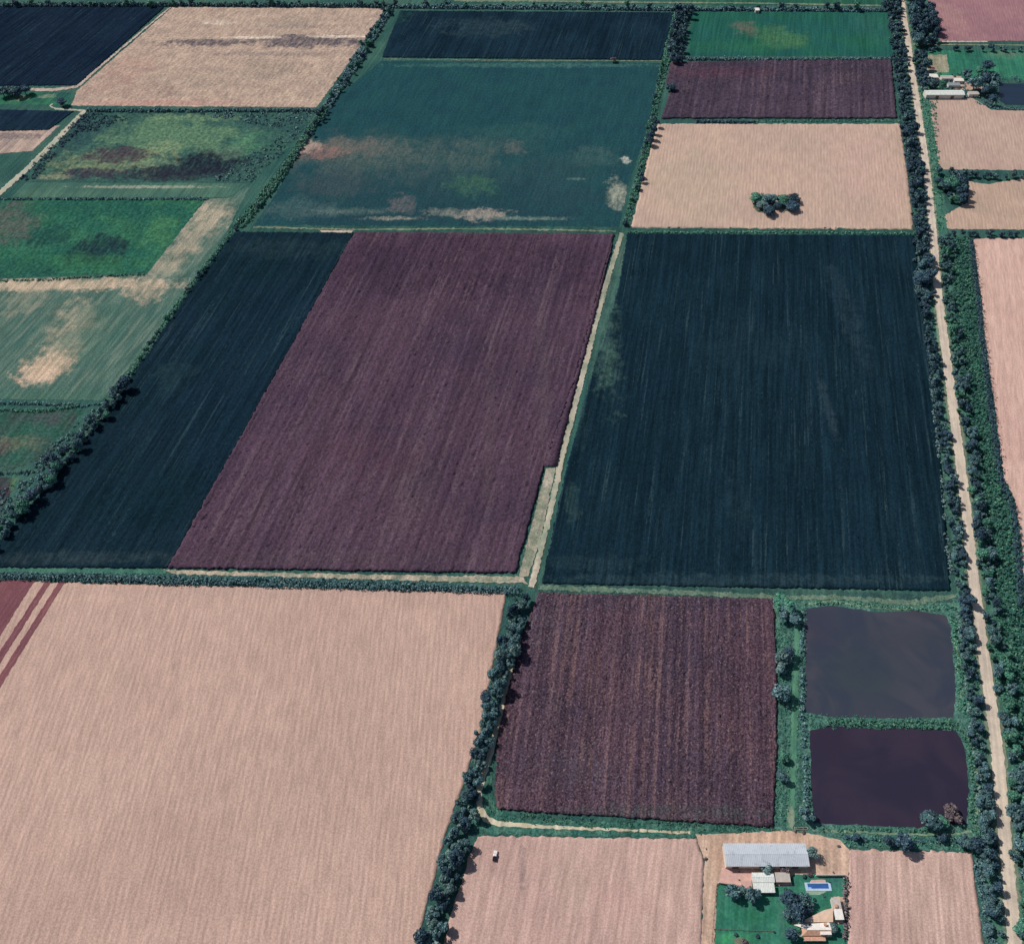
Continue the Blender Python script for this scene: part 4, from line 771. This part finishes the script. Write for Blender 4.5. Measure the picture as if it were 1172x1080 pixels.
# white house: main block, diagonal terrace roof, east wing
t = thing('house', 'white and terracotta house with an angled wing in the lower corner of the lawn', 'house', (0, 0, 0))
E = 3.1
x0, x1, y0, y1 = rect(917.5, 1055, 950.8, 1070, E+.5); cx, cy = (x0+x1)/2, (y0+y1)/2; hx, hy = (x1-x0)/2, (y1-y0)/2
q = MB(); q.box(x0+.3, x1-.3, y0+.3, y1-.3, 0, E); q.build('wall', MB_['wall'], t)
q = MB(); ry = cy - hy*.22; q.v += [(x0, y0, E), (x1, y0, E), (x1, ry, E+1.5), (x0+2.5, ry, E+1.5)]; q.f += [(0, 1, 2, 3)]
q.v += [(x0, y0, E-.12), (x1, y0, E-.12), (x1, ry, E+1.38), (x0+2.5, ry, E+1.38)]; q.f += [(7, 6, 5, 4), (4, 5, 1, 0)]; q.v += [(x0, y1, E+.2), (x0, y1, E)]; q.f += [(0, 3, 8)]
sr = q.build('roof', MB_['terra'], t, label='terracotta tiled south roof slope')
q = MB(); q.box(x1-5.2, x1-.3, y0+.2, ry-.6, E+.1, E+1.3); q.build('flat_extension', MB_['flat'], sr)
q = MB(); q.v += [(x0+2.5, ry, E+1.5), (x1, ry, E+1.5), (x1, y1, E+.5), (x0-3.4, y1-1.0, E+.5), (x0+2.5, ry, E+1.3), (x1, ry, E+1.3), (x1, y1, E+.3), (x0-3.4, y1-1.0, E+.3)]
q.f += [(0, 1, 2, 3), (7, 6, 5, 4), (1, 5, 6, 2), (3, 2, 6, 7), (0, 3, 7, 4)]; nr = q.build('roof', MB_['flat'], t, label='white north roof slope')
q = MB(); q.box(x1-3.0, x1-2.0, cy+1.2, cy+2.0, E+.6, E+2.1); q.box(x1-3.15, x1-1.85, cy+1.05, cy+2.15, E+2.1, E+2.25); q.build('chimney', MB_['terra'], nr)
q = MB(); q.box(x0+3.4, x0+4.4, cy+1.5, cy+1.9, E+.9, E+1.3); q.build('roof_vent', MB_['dark'], nr)
z = E+.7; wing = [W(x, y, z) for x, y in ((924, 1055), (918, 1053.5), (926, 1049.5), (943, 1041), (953.5, 1038.5), (953.5, 1054.5))]
q = MB(); q.prism([tuple(p[:2]) for p in wing][::-1], z-.2, z); wr = q.build('wing_roof', MB_['salmon'], t)
ins = np.mean([p[:2] for p in wing], 0); q = MB(); q.prism([tuple(ins+(p[:2]-ins)*.93) for p in wing][::-1], 0, z-.21); q.build('wing_wall', MB_['wall'], t)
a0, a1, b0, b1 = rect(953.8, 1026.5, 963.6, 1052, E+.2)
q = MB(); q.box(a0+.25, a1-.25, b0+.25, b1-.25, 0, E-.05); q.build('wing_wall', MB_['wall'], t)
q = MB(); q.box(a0, a1, b0, b0+(b1-b0)*.48, E-.05, E+.22); q.build('wing_roof', MB_['flat'], t)
q = MB(); q.box(a0, a1, b0+(b1-b0)*.48+.02, b1, E-.15, E+.10); wr2 = q.build('wing_roof', MB_['beige'], t)
q = MB(); q.box(a0+.8, a0+2.0, b1-4.4, b1-3.0, E+.10, E+1.0); q.build('roof_tank', MB_['terra'], wr2)
for i, xx in enumerate((.2, .62, .85)):
    xc = x0+.3+(x1-x0-.6)*xx; q = MB(); q.box(xc-.8, xc+.8, y0+.22, y0+.298, .9, 2.3); fr = q.build('window', MB_['flat'], t); q = MB(); q.box(xc-.7, xc+.7, y0+.2, y0+.218, 1.0, 2.2); q.build('pane', MB_['glass'], fr)
xc = x0+.3+(x1-x0-.6)*.42; q = MB(); q.box(xc-.6, xc+.6, y0+.22, y0+.298, .05, 2.2); dr = q.build('door', MB_['wood'], t); q = MB(); q.box(xc+.35, xc+.45, y0+.16, y0+.218, 1, 1.12); q.build('handle', MB_['dark'], dr)
q = MB()
for k in range(4): q.box(x0+.6+k*3.1, x0+.85+k*3.1, y0-1.9, y0-1.65, 0, 2.3)
pp = q.build('porch_posts', MB_['flat'], t)
q = MB(); q.box(x0+.4, x0+10.4, y0-2.0, y0+.2, 2.32, 2.44); q.build('porch_roof', MB_['terra'], pp)
# swimming pool
x0, x1, y0, y1 = rect(921.5, 1009.6, 951, 1019.2, .3); t = thing('swimming_pool', 'rectangular swimming pool with bright blue water and a pale blue rim in the garden', 'swimming pool', ((x0+x1)/2, (y0+y1)/2, 0)); hx, hy = (x1-x0)/2, (y1-y0)/2
q = MB(); c = 1.1
for bb in ((-hx, hx, -hy, -hy+1.0), (-hx, hx, hy-c*.4, hy), (-hx, -hx+c*1.1, -hy+1.0, hy-c*.4), (hx-c, hx, -hy+1.0, hy-c*.4)): q.box(*bb, .0, .62)
q.build('coping', MB_['coping'], t)
q = MB(); q.box(-hx+c*1.1, hx-c, -hy+1.0, hy-c*.4, .0, .48); q.build('water', MB_['water'], t)
q = MB(); q.box(-hx+c*1.1+.05, -hx+c*1.1+1.6, -hy+1.05, -hy+1.7, .48, .52); q.build('steps', MB_['blue'], t)
sheet('pool_deck', [(928, 1006.5), (944, 1006.5), (945, 1010), (926, 1010)], MB_['pave'], 6, 2, .1)
sheet('pool_deck', [(922, 1019.5), (946, 1019.5), (938, 1024), (924, 1023.5)], MB_['green'], 6, 2, .1)
sheet('patio', [(934, 1050), (953, 1040), (953.5, 1026), (966, 1026), (966, 1056), (952, 1057), (952, 1072), (934, 1073)], M['dirt_pink'], 5, 1.5, .15)
sheet('patio', [(907, 1052), (920, 1050), (920, 1072), (914, 1072), (914, 1060), (906, 1058)], MB_['green'], 5, 1.5, .2)
sheet('patio', [(861, 1009), (906, 1009), (906, 1013), (888, 1013), (888, 1010)], MB_['pave'], 5, 1.5, .1)
def barrel(px, py, label):
    p = W(px, py, .5); t = thing('barrel', label, 'barrel', (p[0], p[1], 0))
    q = MB(); q.tube([(0, 0, 0), (0, 0, .3), (0, 0, .31), (0, 0, .6), (0, 0, .61), (0, 0, .9)], [.32, .32, .35, .35, .32, .32], 12); q.build('drum', MB_['dark'], t); q = MB(); q.tube([(0, 0, .9), (0, 0, .93)], [.28, .28], 12); q.build('lid', MB_['wood'], t)
barrel(846, 997, 'dark drum standing at the top of the pink courtyard'); barrel(846, 1006.5, 'dark drum standing lower in the middle of the pink courtyard')
def trough(px, py, l, w_, label):
    p = W(px, py, .4); t = thing('feed_trough', label, 'trough', (p[0], p[1], 0))
    for bb in ((-l, l, -w_, -w_+.12), (-l, l, w_-.12, w_), (-l, -l+.12, -w_+.12, w_-.12), (l-.12, l, -w_+.12, w_-.12)): q = MB(); q.box(*bb, .15, .7); q.build('side', MB_['beige'], t)
    q = MB(); q.box(-l+.12, l-.12, -w_+.12, w_-.12, .15, .3); q.build('bottom', MB_['dark'], t)
    q = MB(); [q.box(x-.1, x+.1, -w_+.1, w_-.1, 0, .149) for x in (-l*.7, l*.7)]; q.build('feet', MB_['wood'], t)
trough(917, 947.5, 3.2, .5, 'long pale trough on the bank edge north of the dirt farmyard')
def table(px, py, label):
    p = W(px, py, .7); t = thing('garden_table', label, 'table', (p[0], p[1], 0)); q = MB(); q.tube([(0, 0, .7), (0, 0, .76)], [.7, .7], 14); q.build('table_top', MB_['flat'], t)
    for k in range(4): aa = k*math.pi/2+.4; q = MB(); q.tube([(math.cos(aa)*.5, math.sin(aa)*.5, 0), (math.cos(aa)*.4, math.sin(aa)*.4, .7)], [.04, .04], 6); q.build('leg', MB_['wood'], t)
table(930, 1034.5, 'small round pale table in the grass just below the swimming pool')
# water tank on lawn
p = W(899.5, 1021, .8); t = thing('water_tank', 'small round white tank alone on the lawn right of the outbuildings', 'water tank', (p[0], p[1], 0))
q = MB(); q.tube([(0, 0, 0), (0, 0, 1.3), (0, 0, 1.55)], [.75, .75, .4], 14); q.build('tank_body', MB_['flat'], t); q = MB(); q.tube([(0, 0, 1.52), (0, 0, 1.66)], [.25, .25], 10); q.build('lid', MB_['zinc'], t)
# fences
def fence(label, pts, h=1.25, sp=3.0, mat='wood'):
    Q, L = resample(WP(pts), sp); t = thing('fence', label, 'fence', tuple(Q[0])); o = Q[0]
    for k, p in enumerate(Q[:99]):
        q = MB(); u = p-o; q.box(u[0]-.07, u[0]+.07, u[1]-.07, u[1]+.07, 0, h); q.build('post', MB_[mat], t)
    q = MB()
    for z in (.35, .75, 1.15): q.tube([(p[0]-o[0], p[1]-o[1], z*h/1.25) for p in Q], [.035]*len(Q), 4)
    q.build('rails', MB_[mat], t)
fence('wooden post fence down the left side of the lawn beside the driveway', [(820, 1013), (817, 1045), (814, 1085)])
fence('low post fence crossing the bottom of the lawn', [(817, 1063), (850, 1064.5), (884, 1065.5)], 1.0, 2.5)
# far farm
building('barn', 'longest far farm building with a bright bluish white roof, lower of the two', 'barn', (1059, 103, 1103, 108.5), 4.2, 1.2, 'white', 'wall', doors=2, dpos=(.3, .7), wins=0)
building('farm_building', 'small white-roofed far farm building, left part of the upper row', 'farm building', (1063, 84.5, 1073, 88.7), 3.5, .8, 'flat', 'wall', wins=2)
building('farm_building', 'white-roofed far farm building in the middle of the upper row, patched roof', 'farm building', (1077, 86.5, 1091, 90), 3.5, .8, 'beige', 'wall', wins=3)
building('farm_building', 'low far farm building with a white roof at the right end of the upper row', 'farm building', (1091.5, 89.5, 1102.5, 92.8), 3.2, .7, 'flat', 'wall', wins=2)
building('farm_building', 'small far outbuilding with a pale roof right of the longest barn', 'farm building', (1108.5, 104.5, 1120, 108), 3.2, .6, 'beige', 'wall', wins=1, doors=1)
building('farm_building', 'grey tin-roofed far lean-to between the two long farm buildings', 'farm building', (1085, 95, 1099, 98), 3.0, .4, 'grey', 'wall', 'mono')
sheet('yard', [(1096, 96), (1103, 94), (1124, 94), (1124, 102), (1104, 104), (1090, 102)], M['dirt_pink'], 5, 3, .6)
sheet('yard', [(1064, 88), (1100, 88), (1100, 96), (1075, 94)], M['dirt_pink'], 4, 3, .6)
building('hut', 'tiny lone white hut on the far treeline above the northern green pasture', 'hut', (864, 9, 869, 12), 3, .7, 'flat', 'wall', doors=1)
building('hut', 'tiny white-walled hut beside the top of the dirt road, right of the far field', 'hut', (1008, 5.5, 1013, 8), 2.8, .6, 'flat', 'wall', doors=1) if False else None
# pickup truck in the field
p = W(566.5, 979, .8); hd = ang_of((560, 1078), (575, 960))
t = thing('pickup_truck', 'small white pickup with a dark load bed parked in the stubble field', 'pickup truck', (p[0], p[1], .12), -hd)
q = MB(); q.box(-.92, .92, .95, 2.45, .45, 1.05, .03); q.box(-.92, .92, -2.45, -.52, .45, .6); q.box(-.92, .92, -.5, .93, .45, 1.1, .02); q.build('body', MB_['paint'], t, .05)
q = MB(); q.box(-.84, .84, -.45, .9, 1.12, 1.72, .14); cb = q.build('cab', MB_['paint'], t, .06)
q = MB(); q.box(-.72, .72, .74, .93, 1.2, 1.6, .06); q.build('windscreen', MB_['glass'], cb); q = MB(); q.box(-.72, .72, -.47, -.36, 1.2, 1.6, .04); q.build('rear_window', MB_['glass'], cb)
q = MB(); q.box(-.9, .9, -2.42, -.55, .61, .7); 
for bb in ((-.92, -.84, -2.45, -.55), (.84, .92, -2.45, -.55)): q.box(*bb, .7, 1.1)
q.box(-.84, .84, -2.45, -2.37, .7, 1.1); q.box(-.8, .8, -2.3, -.7, .7, 1.25); q.build('load_bed', MB_['bed'], t)
for sx in (-1, 1):
    for yy in (-1.5, 1.55):
        q = MB(); q.tube([(sx*.72, yy, .32), (sx*.95, yy, .32)], [.38, .38], 16); wl = q.build('wheel', MB_['rubber'], t); q = MB(); q.tube([(sx*.955, yy, .32), (sx*.97, yy, .32)], [.2, .2], 12); q.build('rim', MB_['zinc'], wl)
    q = MB(); q.box(sx*.7-.15, sx*.7+.15, 2.43, 2.47, .72, .9); q.build('headlight', MB_['chrome'], t)
